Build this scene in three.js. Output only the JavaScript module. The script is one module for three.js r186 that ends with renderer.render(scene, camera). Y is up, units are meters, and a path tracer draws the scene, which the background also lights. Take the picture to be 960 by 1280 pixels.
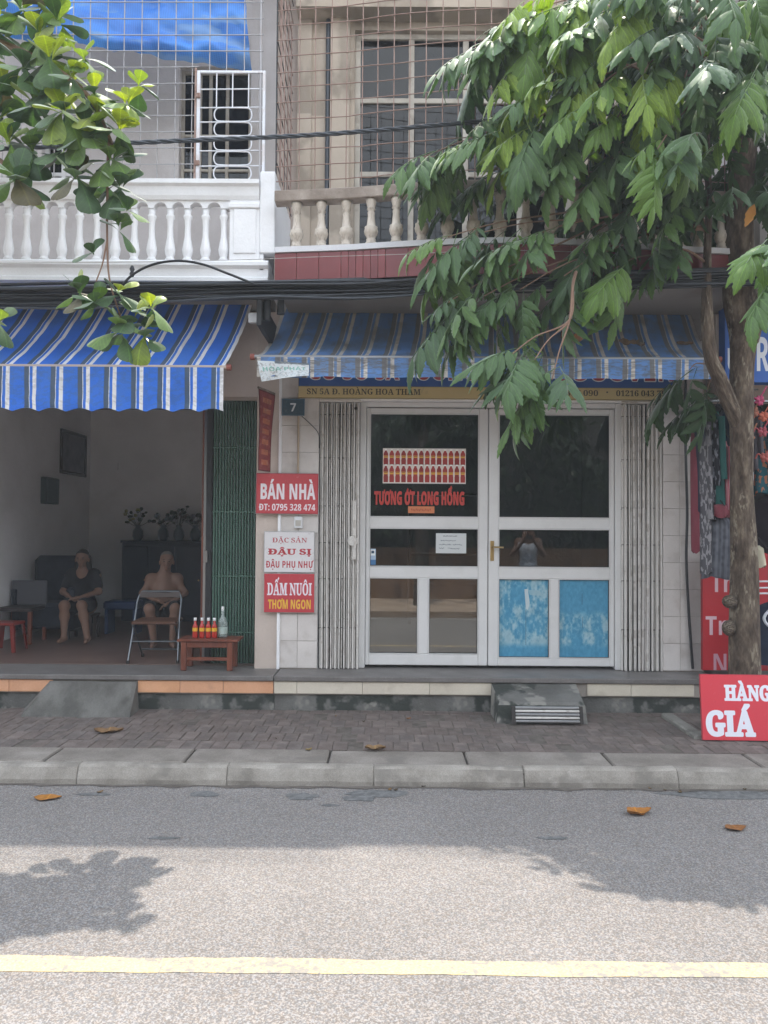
import * as THREE from 'three';
import { mergeGeometries, toCreasedNormals } from 'three/addons/utils/BufferGeometryUtils.js';
import { ConvexGeometry } from 'three/addons/geometries/ConvexGeometry.js';
import { MarchingCubes } from 'three/addons/objects/MarchingCubes.js';

// ---------------------------------------------------------------- camera, sky, sun, exposure
const scene = new THREE.Scene();
const FOCAL = 960;                                   // in pixels of the 960 x 1280 photograph
const camera = new THREE.PerspectiveCamera(2 * Math.atan(640 / FOCAL) * 180 / Math.PI, 0.75, 0.05, 400);
camera.position.set(0, 1.72, 0);
camera.rotation.order = 'YXZ';
camera.rotation.set(0.0229, 0.004, 0.007);
camera.updateMatrixWorld(true);
scene.add(camera);

const renderer = new THREE.WebGLRenderer({ antialias: true });
renderer.toneMapping = THREE.LinearToneMapping;
renderer.toneMappingExposure = 2.0;
renderer.shadowMap.enabled = true;

// seeded random numbers and periodic value noise
function rng(seed) { let s = seed >>> 0; return () => { s = (s + 0x6D2B79F5) | 0; let t = Math.imul(s ^ (s >>> 15), 1 | s); t = (t + Math.imul(t ^ (t >>> 7), 61 | t)) ^ t; return ((t ^ (t >>> 14)) >>> 0) / 4294967296; }; }
function hash2(x, y, s) { let h = Math.imul(x, 374761393) + Math.imul(y, 668265263) + Math.imul(s, 1274126177); h = Math.imul(h ^ (h >>> 13), 1274126177); return ((h ^ (h >>> 16)) >>> 0) / 4294967296; }
function vnoise(u, v, n, s) {                        // u, v in 0..1, n cells per side
  const x = u * n, y = v * n, xi = Math.floor(x), yi = Math.floor(y), fx = x - xi, fy = y - yi;
  const a = fx * fx * (3 - 2 * fx), b = fy * fy * (3 - 2 * fy), m = (k) => ((k % n) + n) % n;
  const p = hash2(m(xi), m(yi), s), q = hash2(m(xi + 1), m(yi), s), r = hash2(m(xi), m(yi + 1), s), t = hash2(m(xi + 1), m(yi + 1), s);
  return (p + (q - p) * a) * (1 - b) + (r + (t - r) * a) * b;
}
function fbm(u, v, n, oct, s) { let a = 0.5, t = 0, w = 0; for (let o = 0; o < oct; o++) { t += a * vnoise(u, v, n << o, s + o); w += a; a *= 0.55; } return t / w; }
const clamp = (v, a = 0, b = 1) => Math.min(b, Math.max(a, v));
const lerp = (a, b, t) => a + (b - a) * t;
const smooth = (a, b, x) => { const t = clamp((x - a) / (b - a)); return t * t * (3 - 2 * t); };

// the sky: hazy tropical noon, thin cloud, no disc
const SUN = new THREE.Vector3(-0.10, 1, -0.30).normalize();
{
  const W = 256, H = 128, d = new Float32Array(W * H * 4);
  for (let j = 0; j < H; j++) for (let i = 0; i < W; i++) {
    const el = ((j + 0.5) / H - 0.5) * Math.PI, az = ((i + 0.5) / W - 0.5) * 2 * Math.PI;
    const up = Math.max(0, Math.sin(el)), hz = Math.pow(1 - up, 3);
    const cl = smooth(0.5, 0.72, fbm((i + 0.5) / W, (j + 0.5) / H, 6, 4, 11)) * smooth(0.05, 0.3, up);
    const dx = Math.cos(el) * Math.cos(az), dy = Math.sin(el), dz = Math.cos(el) * Math.sin(az);
    const g = Math.pow(Math.max(0, dx * SUN.x + dy * SUN.y + dz * SUN.z), 12) * 0.35;
    const k = (j * W + i) * 4, mixc = (a, b) => lerp(a, b, hz);
    const S = 1.45; d[k] = S * (lerp(mixc(0.76, 1.0), 1.24, cl * 0.7) + g); d[k + 1] = S * (lerp(mixc(0.86, 1.0), 1.24, cl * 0.7) + g); d[k + 2] = S * (lerp(mixc(1.0, 1.02), 1.24, cl * 0.7) + g); d[k + 3] = 1;
  }
  const t = new THREE.DataTexture(d, W, H, THREE.RGBAFormat, THREE.FloatType);
  t.mapping = THREE.EquirectangularReflectionMapping; t.magFilter = THREE.LinearFilter; t.minFilter = THREE.LinearFilter; t.wrapS = THREE.RepeatWrapping; t.needsUpdate = true;
  scene.background = t; scene.environment = t;
}
const sun = new THREE.DirectionalLight(new THREE.Color(1, 0.925, 0.81), 3.35);
sun.position.copy(SUN).multiplyScalar(40); sun.target.position.set(0, 0, -5);
sun.position.add(sun.target.position);
sun.castShadow = true; sun.shadow.radius = 1;
Object.assign(sun.shadow.camera, { left: -12, right: 12, top: 12, bottom: -12, near: 1, far: 80 });
sun.shadow.mapSize.set(4096, 4096);
scene.add(sun, sun.target);

// ---------------------------------------------------------------- measuring: a pixel of the photograph plus a depth (from the ground or wall it touches) is a point
const _q = camera.quaternion;
function ray(px, py) { return new THREE.Vector3((px - 480) / FOCAL, (640 - py) / FOCAL, -1).applyQuaternion(_q); }
function at(px, py, d) { const r = ray(px, py); return r.multiplyScalar(d / -r.z).add(camera.position); }
function ground(px, py, h) { const r = ray(px, py); return r.multiplyScalar((h - camera.position.y) / r.y).add(camera.position); }
const X = (px, d, py = 662) => at(px, py, d).x;
const Y = (py, d, px = 480) => at(px, py, d).y;

// ---------------------------------------------------------------- builders
const taken = {};
function numbered(n) { const k = taken[n] = (taken[n] ?? -1) + 1; return k ? n + '_' + String(k).padStart(3, '0') : n; }
function tag(o, label, category, group) { o.userData.label = label; o.userData.category = category; if (group) o.userData.group = group; return o; }
function thing(name, label, category, group, pos = [0, 0, 0]) { const g = new THREE.Group(); g.name = numbered(name); g.position.set(...pos); scene.add(g); return tag(g, label, category, group); }
function mesh(name, geo, m, parent) {
  const o = new THREE.Mesh(Array.isArray(geo) ? merge(geo) : geo, m);
  o.name = parent ? name : numbered(name); (parent || scene).add(o); return o;
}
function struct(name, geo, m) { const o = geo ? mesh(name, geo, m) : thing(name); if (!geo) o.userData = {}; o.userData.kind = 'structure'; return o; }
function merge(list) {
  return mergeGeometries(list.map((g) => { g = g.index ? g.toNonIndexed() : g.clone(); for (const k of Object.keys(g.attributes)) if (!['position', 'normal', 'uv'].includes(k)) g.deleteAttribute(k); if (!g.attributes.normal) g.computeVertexNormals(); if (!g.attributes.uv) metric(g); return g; }));
}
// texture coordinates in metres, from the way each face points
function metric(g, ox = 0, oy = 0) {
  const p = g.attributes.position, n = p.count, uv = new Float32Array(n * 2), a = new THREE.Vector3(), b = new THREE.Vector3(), c = new THREE.Vector3();
  const put = (i, ax) => { const x = p.getX(i), y = p.getY(i), z = p.getZ(i); uv[i * 2] = (ax === 0 ? z : x) + ox; uv[i * 2 + 1] = (ax === 1 ? z : y) + oy; };
  for (let i = 0; i + 2 < n; i += 3) {
    a.fromBufferAttribute(p, i); b.fromBufferAttribute(p, i + 1); c.fromBufferAttribute(p, i + 2);
    b.sub(a); c.sub(a); b.cross(c); const x = Math.abs(b.x), y = Math.abs(b.y), z = Math.abs(b.z), ax = x > y && x > z ? 0 : y > z ? 1 : 2;
    put(i, ax); put(i + 1, ax); put(i + 2, ax);
  }
  g.setAttribute('uv', new THREE.BufferAttribute(uv, 2)); return g;
}
// a box by its limits; c > 0 chamfers its edges
function bx(x0, x1, y0, y1, z0, z1, c = 0, ox = 0, oy = 0) {
  if (x0 > x1) [x0, x1] = [x1, x0]; if (y0 > y1) [y0, y1] = [y1, y0]; if (z0 > z1) [z0, z1] = [z1, z0];
  if (!c) { const g = new THREE.BoxGeometry(x1 - x0, y1 - y0, z1 - z0).toNonIndexed(); g.translate((x0 + x1) / 2, (y0 + y1) / 2, (z0 + z1) / 2); return metric(g, ox, oy); }
  c = Math.min(c, (x1 - x0) * 0.3, (y1 - y0) * 0.3, (z1 - z0) * 0.3);
  const pts = [];
  for (const sx of [0, 1]) for (const sy of [0, 1]) for (const sz of [0, 1]) {
    const x = sx ? x1 : x0, y = sy ? y1 : y0, z = sz ? z1 : z0, dx = sx ? -c : c, dy = sy ? -c : c, dz = sz ? -c : c;
    pts.push(new THREE.Vector3(x, y + dy, z + dz), new THREE.Vector3(x + dx, y, z + dz), new THREE.Vector3(x + dx, y + dy, z));
  }
  return metric(new ConvexGeometry(pts), ox, oy);
}
function hull(pts, ox = 0) { return metric(new ConvexGeometry(pts.map((p) => p.isVector3 ? p : new THREE.Vector3(...p))), ox); }
function tube(pts, r, seg = 16, sides = 6, closed = false) {
  const c = new THREE.CatmullRomCurve3(pts.map((p) => p.isVector3 ? p : new THREE.Vector3(...p)), closed);
  return new THREE.TubeGeometry(c, seg, r, sides, closed);
}
function rod(a, b, r, sides = 6) { a = a.isVector3 ? a : new THREE.Vector3(...a); b = b.isVector3 ? b : new THREE.Vector3(...b); return new THREE.TubeGeometry(new THREE.LineCurve3(a, b), 1, r, sides, false); }
function capped(a, b, r0, r1 = r0, sides = 14) {      // a closed cylinder between two points
  a = new THREE.Vector3(...(a.isVector3 ? a.toArray() : a)); b = new THREE.Vector3(...(b.isVector3 ? b.toArray() : b));
  const g = new THREE.CylinderGeometry(r1, r0, a.distanceTo(b), sides); g.translate(0, a.distanceTo(b) / 2, 0);
  g.applyQuaternion(new THREE.Quaternion().setFromUnitVectors(new THREE.Vector3(0, 1, 0), b.clone().sub(a).normalize())); g.translate(a.x, a.y, a.z); return g;
}
function lathe(profile, x, y, z, seg = 16) { const g = new THREE.LatheGeometry(profile.map((p) => new THREE.Vector2(p[0], p[1])), seg); g.translate(x, y, z); return g; }
// a limb with changing thickness and an uneven, bumpy surface
function limb(pts, radii, seg, sides, bump, seed) {
  const c = new THREE.CatmullRomCurve3(pts), fr = c.computeFrenetFrames(seg, false), P = [], U = [], I = [], len = c.getLength(), rad = (t) => { const k = t * (radii.length - 1), i = Math.min(radii.length - 2, Math.floor(k)); return lerp(radii[i], radii[i + 1], k - i); };
  for (let i = 0; i <= seg; i++) {
    const t = i / seg, p = c.getPointAt(t), r = rad(t);
    for (let j = 0; j <= sides; j++) {
      const a = j / sides * Math.PI * 2, k = r * (1 + bump * (fbm(j / sides, t * 0.5, 6, 3, seed) - 0.5) * 2);
      const v = p.clone().addScaledVector(fr.normals[i], Math.cos(a) * k).addScaledVector(fr.binormals[i], Math.sin(a) * k);
      P.push(v.x, v.y, v.z); U.push(j / sides * 1, t * len * 0.55);
      if (i < seg && j < sides) { const q = i * (sides + 1) + j, w = q + sides + 1; I.push(q, q + 1, w, q + 1, w + 1, w); }
    }
  }
  const g = new THREE.BufferGeometry(); g.setAttribute('position', new THREE.Float32BufferAttribute(P, 3)); g.setAttribute('uv', new THREE.Float32BufferAttribute(U, 2)); g.setIndex(I); g.computeVertexNormals(); return g;
}
// a sheet through a grid of points, given thickness along its normals
function sheet(nu, nv, f, thick = 0.004, uvf) {
  const pos = [], uv = [], idx = [], W = nu + 1;
  const g0 = new THREE.BufferGeometry();
  for (let j = 0; j <= nv; j++) for (let i = 0; i <= nu; i++) { const p = f(i / nu, j / nv); pos.push(p.x ?? p[0], p.y ?? p[1], p.z ?? p[2]); const t = uvf ? uvf(i / nu, j / nv) : [i / nu, j / nv]; uv.push(t[0], t[1]); }
  for (let j = 0; j < nv; j++) for (let i = 0; i < nu; i++) { const a = j * W + i, b = a + 1, c = a + W, d = c + 1; idx.push(a, b, d, a, d, c); }
  g0.setAttribute('position', new THREE.Float32BufferAttribute(pos, 3)); g0.setAttribute('uv', new THREE.Float32BufferAttribute(uv, 2)); g0.setIndex(idx); g0.computeVertexNormals();
  if (!thick) return g0;
  const n = g0.attributes.normal, N = pos.length / 3, pos2 = pos.slice(), uv2 = uv.concat(uv), idx2 = idx.slice(), nor = [...n.array];
  for (let i = 0; i < N; i++) { pos2.push(pos[3 * i] - n.getX(i) * thick, pos[3 * i + 1] - n.getY(i) * thick, pos[3 * i + 2] - n.getZ(i) * thick); nor.push(-n.getX(i), -n.getY(i), -n.getZ(i)); }
  for (let k = 0; k < idx.length; k += 3) idx2.push(idx[k] + N, idx[k + 2] + N, idx[k + 1] + N);
  const rim = []; for (let i = 0; i < nu; i++) rim.push([i, i + 1], [nv * W + i + 1, nv * W + i]); for (let j = 0; j < nv; j++) rim.push([(j + 1) * W, j * W], [j * W + nu, (j + 1) * W + nu]);
  for (const [a, b] of rim) idx2.push(a, a + N, b + N, a, b + N, b);
  const g = new THREE.BufferGeometry(); g.setAttribute('position', new THREE.Float32BufferAttribute(pos2, 3)); g.setAttribute('uv', new THREE.Float32BufferAttribute(uv2, 2)); g.setAttribute('normal', new THREE.Float32BufferAttribute(nor, 3)); g.setIndex(idx2); return g;
}

// ---------------------------------------------------------------- materials
function tex(size, metres, f, srgb = true) {          // f(u, v) -> [r, g, b] 0..255, repeating every `metres`
  const d = new Uint8Array(size * size * 4);
  for (let j = 0; j < size; j++) for (let i = 0; i < size; i++) { const c = f((i + 0.5) / size, (j + 0.5) / size), k = (j * size + i) * 4; d[k] = clamp(c[0], 0, 255); d[k + 1] = clamp(c[1], 0, 255); d[k + 2] = clamp(c[2], 0, 255); d[k + 3] = 255; }
  const t = new THREE.DataTexture(d, size, size); t.wrapS = t.wrapT = THREE.RepeatWrapping; t.magFilter = THREE.LinearFilter; t.minFilter = THREE.LinearMipmapLinearFilter; t.generateMipmaps = true;
  if (metres) t.repeat.set(1 / metres, 1 / metres); if (srgb) t.colorSpace = THREE.SRGBColorSpace; t.needsUpdate = true; return t;
}
function canvasTex(w, h, draw) { const c = document.createElement('canvas'); c.width = w; c.height = h; draw(c.getContext('2d'), w, h); const t = new THREE.CanvasTexture(c); t.colorSpace = THREE.SRGBColorSpace; t.anisotropy = 8; return t; }
const std = (o) => new THREE.MeshStandardMaterial({ roughness: 0.8, ...o });
const lin = (r, g, b) => new THREE.Color().setRGB(r, g, b);
const grey = (v) => [v, v, v];
// soft blotches times grain around one sRGB colour
function mottled(rgb, { size = 256, metres = 1.2, amp = 26, grain = 10, seed = 1, n = 4, stain = 0, stainRGB = [60, 55, 50], stretch = 1 } = {}) {
  return tex(size, metres, (u, v) => {
    const b = (fbm(u * stretch % 1, v, n, 5, seed) - 0.5) * 2 * amp, g = (hash2(Math.floor(u * size), Math.floor(v * size), seed + 7) - 0.5) * grain;
    const s = stain * smooth(0.52, 0.75, fbm(u, v, n, 5, seed + 31));
    return rgb.map((c, i) => lerp(c + b + g, stainRGB[i], s));
  });
}
const bumpGrain = tex(256, 0.5, (u, v) => grey(128 + (fbm(u, v, 16, 4, 5) - 0.5) * 220), false);
// road stone: pale chips in dark binder
const asphaltMap = tex(2048, 3.2, (u, v) => {
  const c = vnoise(u, v, 560, 21) * 0.6 + vnoise(u, v, 900, 22) * 0.4, f = vnoise(u, v, 1000, 3), big = fbm(u, v, 5, 4, 9) - 0.5;
  const h = smooth(0.40, 0.72, c * 0.72 + f * 0.34); const w = (vnoise(u, v, 400, 44) - 0.5) * 26;
  const k = lerp(100, 138, h) + big * 16; return [k + w * 0.3 + 4, k - 1, k - w * 0.3 - 4];
});
const asphaltBump = tex(1024, 1.6, (u, v) => grey(smooth(0.3, 0.75, fbm(u, v, 160, 2, 21)) * 200 + vnoise(u, v, 420, 3) * 50), false);
const M = {};
M.asphalt = std({ map: asphaltMap, bumpMap: asphaltBump, bumpScale: 0.004, roughness: 0.92 });
M.tar = std({ map: mottled([98, 98, 98], { metres: 0.4, amp: 30, grain: 40, n: 16, seed: 4 }), bumpMap: bumpGrain, bumpScale: 0.004, roughness: 0.85 });
M.linePaint = std({ map: tex(1024, 1.6, (u, v) => { const w = smooth(0.47, 0.66, fbm(u, v, 90, 3, 8) * 0.62 + fbm(u, v, 7, 3, 77) * 0.42), g = (vnoise(u, v, 300, 6) - 0.5) * 26; return [lerp(190 + g, 136, w), lerp(168 + g, 130, w), lerp(128 + g, 122, w)]; }), roughness: 0.8, bumpMap: asphaltBump, bumpScale: 0.003 });
M.kerb = std({ map: mottled([142, 136, 128], { metres: 0.9, amp: 26, grain: 22, seed: 12, n: 6, stain: 0.5, stainRGB: [104, 99, 93] }), bumpMap: bumpGrain, bumpScale: 0.004, roughness: 0.9 });
M.slab = std({ map: mottled([126, 119, 112], { metres: 1.1, amp: 24, grain: 20, seed: 15, n: 6, stain: 0.55, stainRGB: [104, 98, 93] }), bumpMap: bumpGrain, bumpScale: 0.003, roughness: 0.92 });
M.joint = std({ map: mottled([92, 85, 79], { metres: 0.5, amp: 24, grain: 24, seed: 18, n: 8 }), roughness: 1 });
M.pavers = [[104, 93, 88], [100, 90, 85], [108, 97, 92], [102, 93, 89]].map((c, i) => std({ map: mottled(c, { size: 128, metres: 0.45, amp: 20, grain: 22, seed: 40 + i, n: 5, stain: 0.4, stainRGB: [77, 71, 69] }), bumpMap: bumpGrain, bumpScale: 0.003, roughness: 0.93 }));
M.cement = std({ map: tex(512, 1.4, (u, v) => { const a = fbm(u, v, 5, 5, 70), s = smooth(0.5, 0.62, fbm(u, v, 6, 5, 71)), m = smooth(0.56, 0.68, fbm(u, v, 9, 4, 72)); const k = 104 + (a - 0.5) * 60 + (hash2(Math.floor(u * 512), Math.floor(v * 512), 5) - 0.5) * 18; return [lerp(lerp(k, 54, s), 132, m * (1 - s)), lerp(lerp(k - 1, 58, s), 130, m * (1 - s)), lerp(lerp(k - 4, 54, s), 124, m * (1 - s))]; }), bumpMap: bumpGrain, bumpScale: 0.006, roughness: 0.95 });
M.cementPale = std({ map: mottled([126, 124, 118], { metres: 0.9, amp: 34, grain: 16, seed: 76, n: 5, stain: 0.5, stainRGB: [74, 74, 68] }), bumpMap: bumpGrain, bumpScale: 0.005, roughness: 0.95 });
M.cementDull = std({ map: mottled([98, 96, 92], { metres: 0.8, amp: 26, grain: 14, seed: 78, n: 5, stain: 0.6, stainRGB: [70, 69, 65] }), bumpMap: bumpGrain, bumpScale: 0.008, roughness: 0.95 });
M.granite = std({ map: mottled([112, 108, 106], { metres: 0.8, amp: 14, grain: 26, seed: 81, n: 6 }), roughness: 0.45 });
M.tileCream = [0, 1].map((i) => std({ map: mottled([206 - i * 5, 197 - i * 5, 182 - i * 6], { size: 128, metres: 0.8, amp: 12, grain: 8, seed: 90 + i, n: 4, stain: 0.35, stainRGB: [150, 138, 122] }), roughness: 0.35 }));
M.tileOrange = [0, 1].map((i) => std({ map: mottled([214 - i * 6, 160 - i * 4, 122], { size: 128, metres: 0.8, amp: 12, grain: 8, seed: 95 + i, n: 4, stain: 0.3, stainRGB: [140, 110, 90] }), roughness: 0.4 }));
M.tileWall = [0, 1].map((i) => std({ map: mottled([208 - i * 5, 202 - i * 5, 198 - i * 5], { size: 128, metres: 0.7, amp: 12, grain: 6, seed: 100 + i, n: 4, stain: 0.3, stainRGB: [160, 150, 142] }), roughness: 0.28 }));
M.tileRed = [0, 1].map((i) => std({ map: mottled([116 - i * 7, 36 - i * 2, 38 - i], { size: 128, metres: 0.6, amp: 10, grain: 6, seed: 105 + i, n: 4 }), roughness: 0.3 }));
M.grout = std({ map: mottled([150, 142, 134], { size: 128, metres: 0.5, amp: 18, grain: 14, seed: 108 }), roughness: 0.95 });
const plaster = (rgb, seed, stain = 0.25, stainRGB = [120, 110, 100]) => std({ map: mottled(rgb, { size: 512, metres: 2.3, amp: 13, grain: 7, seed, n: 4, stain, stainRGB }), bumpMap: bumpGrain, bumpScale: 0.0025, roughness: 0.92 });
M.plasterPink = plaster([196, 182, 172], 111, 0.3, [150, 136, 126]);
M.plasterWhite = plaster([234, 234, 236], 115, 0.25, [196, 194, 190]);
M.plasterLilac = plaster([198, 192, 190], 119, 0.35, [160, 152, 148]);
M.plasterTan = std({ map: tex(512, 2.6, (u, v) => { const a = fbm(u, v, 4, 5, 121), st = smooth(0.5, 0.68, fbm(u, v * 0.25 % 1, 9, 5, 122)), d = smooth(0.55, 0.7, fbm(u, v, 6, 5, 123)); const k = (a - 0.5) * 34; return [lerp(lerp(190 + k, 150, st * 0.7), 124, d * 0.5), lerp(lerp(176 + k, 138, st * 0.7), 114, d * 0.5), lerp(lerp(160 + k, 124, st * 0.7), 102, d * 0.5)]; }), bumpMap: bumpGrain, bumpScale: 0.003, roughness: 0.95 });
M.roomGrey = M.plasterWhite;
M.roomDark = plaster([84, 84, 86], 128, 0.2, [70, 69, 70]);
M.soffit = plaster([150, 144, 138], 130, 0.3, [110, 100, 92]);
M.roof = plaster([150, 146, 140], 132, 0.4, [90, 86, 80]);
M.roomFloor = std({ map: mottled([112, 92, 84], { size: 256, metres: 1, amp: 14, grain: 10, seed: 135 }), roughness: 0.35 });
M.upvc = std({ map: mottled([214, 213, 212], { size: 128, metres: 0.9, amp: 7, grain: 3, seed: 140, n: 4, stain: 0.2, stainRGB: [186, 184, 180] }), roughness: 0.38 });
M.gasket = std({ color: 0x1d1f20, roughness: 0.7 });
M.glass = new THREE.MeshPhysicalMaterial({ color: 0xdfe6e4, transmission: 1, thickness: 0, roughness: 0.0, ior: 1.58 });
M.glassMirror = new THREE.MeshPhysicalMaterial({ color: 0xaab2ae, transmission: 1, thickness: 0, roughness: 0.015, ior: 2.3 });
M.glassDark = new THREE.MeshPhysicalMaterial({ color: 0x8a97a0, transmission: 1, thickness: 0, roughness: 0.02, ior: 1.4 });
M.chrome = std({ color: 0xa8acb0, metalness: 1, roughness: 0.3 });
M.brass = std({ color: 0xb9a070, metalness: 1, roughness: 0.35 });
M.galv = std({ map: mottled([170, 170, 172], { size: 128, metres: 0.5, amp: 20, grain: 12, seed: 145 }), metalness: 0.6, roughness: 0.5 });
M.barPale = std({ map: mottled([158, 156, 158], { size: 128, metres: 0.6, amp: 18, grain: 10, seed: 150, n: 6, stain: 0.5, stainRGB: [146, 122, 108] }), roughness: 0.55 });
M.barRust = std({ map: mottled([150, 126, 116], { size: 128, metres: 0.6, amp: 26, grain: 16, seed: 154, n: 6, stain: 0.7, stainRGB: [104, 72, 58] }), roughness: 0.8 });
M.barWhite = std({ map: mottled([212, 214, 220], { size: 128, metres: 0.6, amp: 12, grain: 8, seed: 157, n: 6, stain: 0.3, stainRGB: [176, 150, 134] }), roughness: 0.5 });
M.woodPaint = std({ map: mottled([176, 168, 156], { size: 256, metres: 0.8, amp: 20, grain: 10, seed: 160, n: 5, stain: 0.5, stainRGB: [120, 108, 96] }), roughness: 0.7 });
M.rail = std({ map: mottled([150, 138, 128], { size: 256, metres: 0.6, amp: 34, grain: 18, seed: 163, n: 6, stain: 0.6, stainRGB: [96, 84, 76] }), bumpMap: bumpGrain, bumpScale: 0.004, roughness: 0.95 });
M.balusterOld = std({ map: mottled([196, 186, 174], { size: 256, metres: 0.5, amp: 22, grain: 10, seed: 166, n: 6, stain: 0.5, stainRGB: [136, 124, 112] }), roughness: 0.85 });
M.slat = std({ map: tex(256, 0.6, (u, v) => { const a = (fbm(u, v, 3, 4, 170) - 0.5) * 44, r = smooth(0.56, 0.74, fbm(u, v, 6, 5, 171)), k = (hash2(Math.floor(u * 256), Math.floor(v * 256), 3) - 0.5) * 14; return [lerp(204 + a + k, 150, r * 0.5), lerp(200 + a + k, 142, r * 0.5), lerp(195 + a + k, 134, r * 0.5)]; }), roughness: 0.65 });
M.slatDark = std({ map: mottled([58, 54, 52], { size: 128, metres: 0.4, amp: 18, grain: 14, seed: 175 }), roughness: 0.8 });
M.greenPaint = std({ map: mottled([74, 104, 92], { size: 256, metres: 0.8, amp: 16, grain: 8, seed: 178, n: 5, stain: 0.35, stainRGB: [48, 66, 60] }), roughness: 0.5 });
M.steelDark = std({ color: 0x2b2c2e, roughness: 0.6, metalness: 0.3 });
M.rubber = std({ color: 0x1a1b1d, roughness: 0.55 });
M.cable = std({ color: 0x1e2126, roughness: 0.42 });
M.cableGrey = std({ color: 0x3a3f46, roughness: 0.45 });
M.wood = std({ map: tex(256, 0.9, (u, v) => { const g = fbm(u, v * 0.12 % 1, 24, 4, 181); const k = (g - 0.5) * 60; return [112 + k, 62 + k * 0.7, 46 + k * 0.5]; }), roughness: 0.42 });
M.woodDark = std({ map: tex(256, 0.9, (u, v) => { const k = (fbm(u, v * 0.12 % 1, 24, 4, 184) - 0.5) * 30; return [52 + k, 44 + k, 44 + k]; }), roughness: 0.45 });
M.bark = std({ map: tex(512, 1, (u, v) => { const a = fbm(u, v, 14, 5, 191), c = fbm(u, v, 48, 3, 192), l = smooth(0.57, 0.68, fbm(u, v, 9, 4, 193)) * smooth(0.45, 0.6, c); const k = (a - 0.5) * 90 + (c - 0.5) * 50; return [lerp(82 + k * 0.9, 126, l), lerp(70 + k * 0.9, 117, l), lerp(59 + k * 0.8, 102, l)]; }), bumpMap: tex(512, 1, (u, v) => grey(fbm(u, v, 20, 5, 191) * 255), false), bumpScale: 0.02, roughness: 0.95 });
M.barkThin = std({ map: mottled([126, 100, 84], { size: 128, metres: 0.3, amp: 30, grain: 24, seed: 196, n: 8 }), roughness: 0.9 });
M.skin = std({ color: lin(0.22, 0.125, 0.088), roughness: 0.6 });
M.hairBlack = std({ color: 0x16120f, roughness: 0.6 });
M.hairGrey = std({ color: 0x6c6863, roughness: 0.8 });
M.fabricBlack = std({ map: mottled([30, 31, 36], { size: 128, metres: 0.3, amp: 8, grain: 10, seed: 200 }), roughness: 0.95 });
M.fabricPale = std({ map: mottled([190, 196, 210], { size: 128, metres: 0.3, amp: 8, grain: 10, seed: 203 }), roughness: 0.95 });
M.sofa = std({ map: mottled([34, 40, 52], { size: 128, metres: 0.3, amp: 10, grain: 12, seed: 206 }), roughness: 0.9 });
M.plasticRed = std({ color: 0x7d2620, roughness: 0.4 });
M.plasticBlue = std({ color: 0x1c3a66, roughness: 0.4 });
M.plasticWhite = std({ color: 0xd9dadc, roughness: 0.4 });
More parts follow.
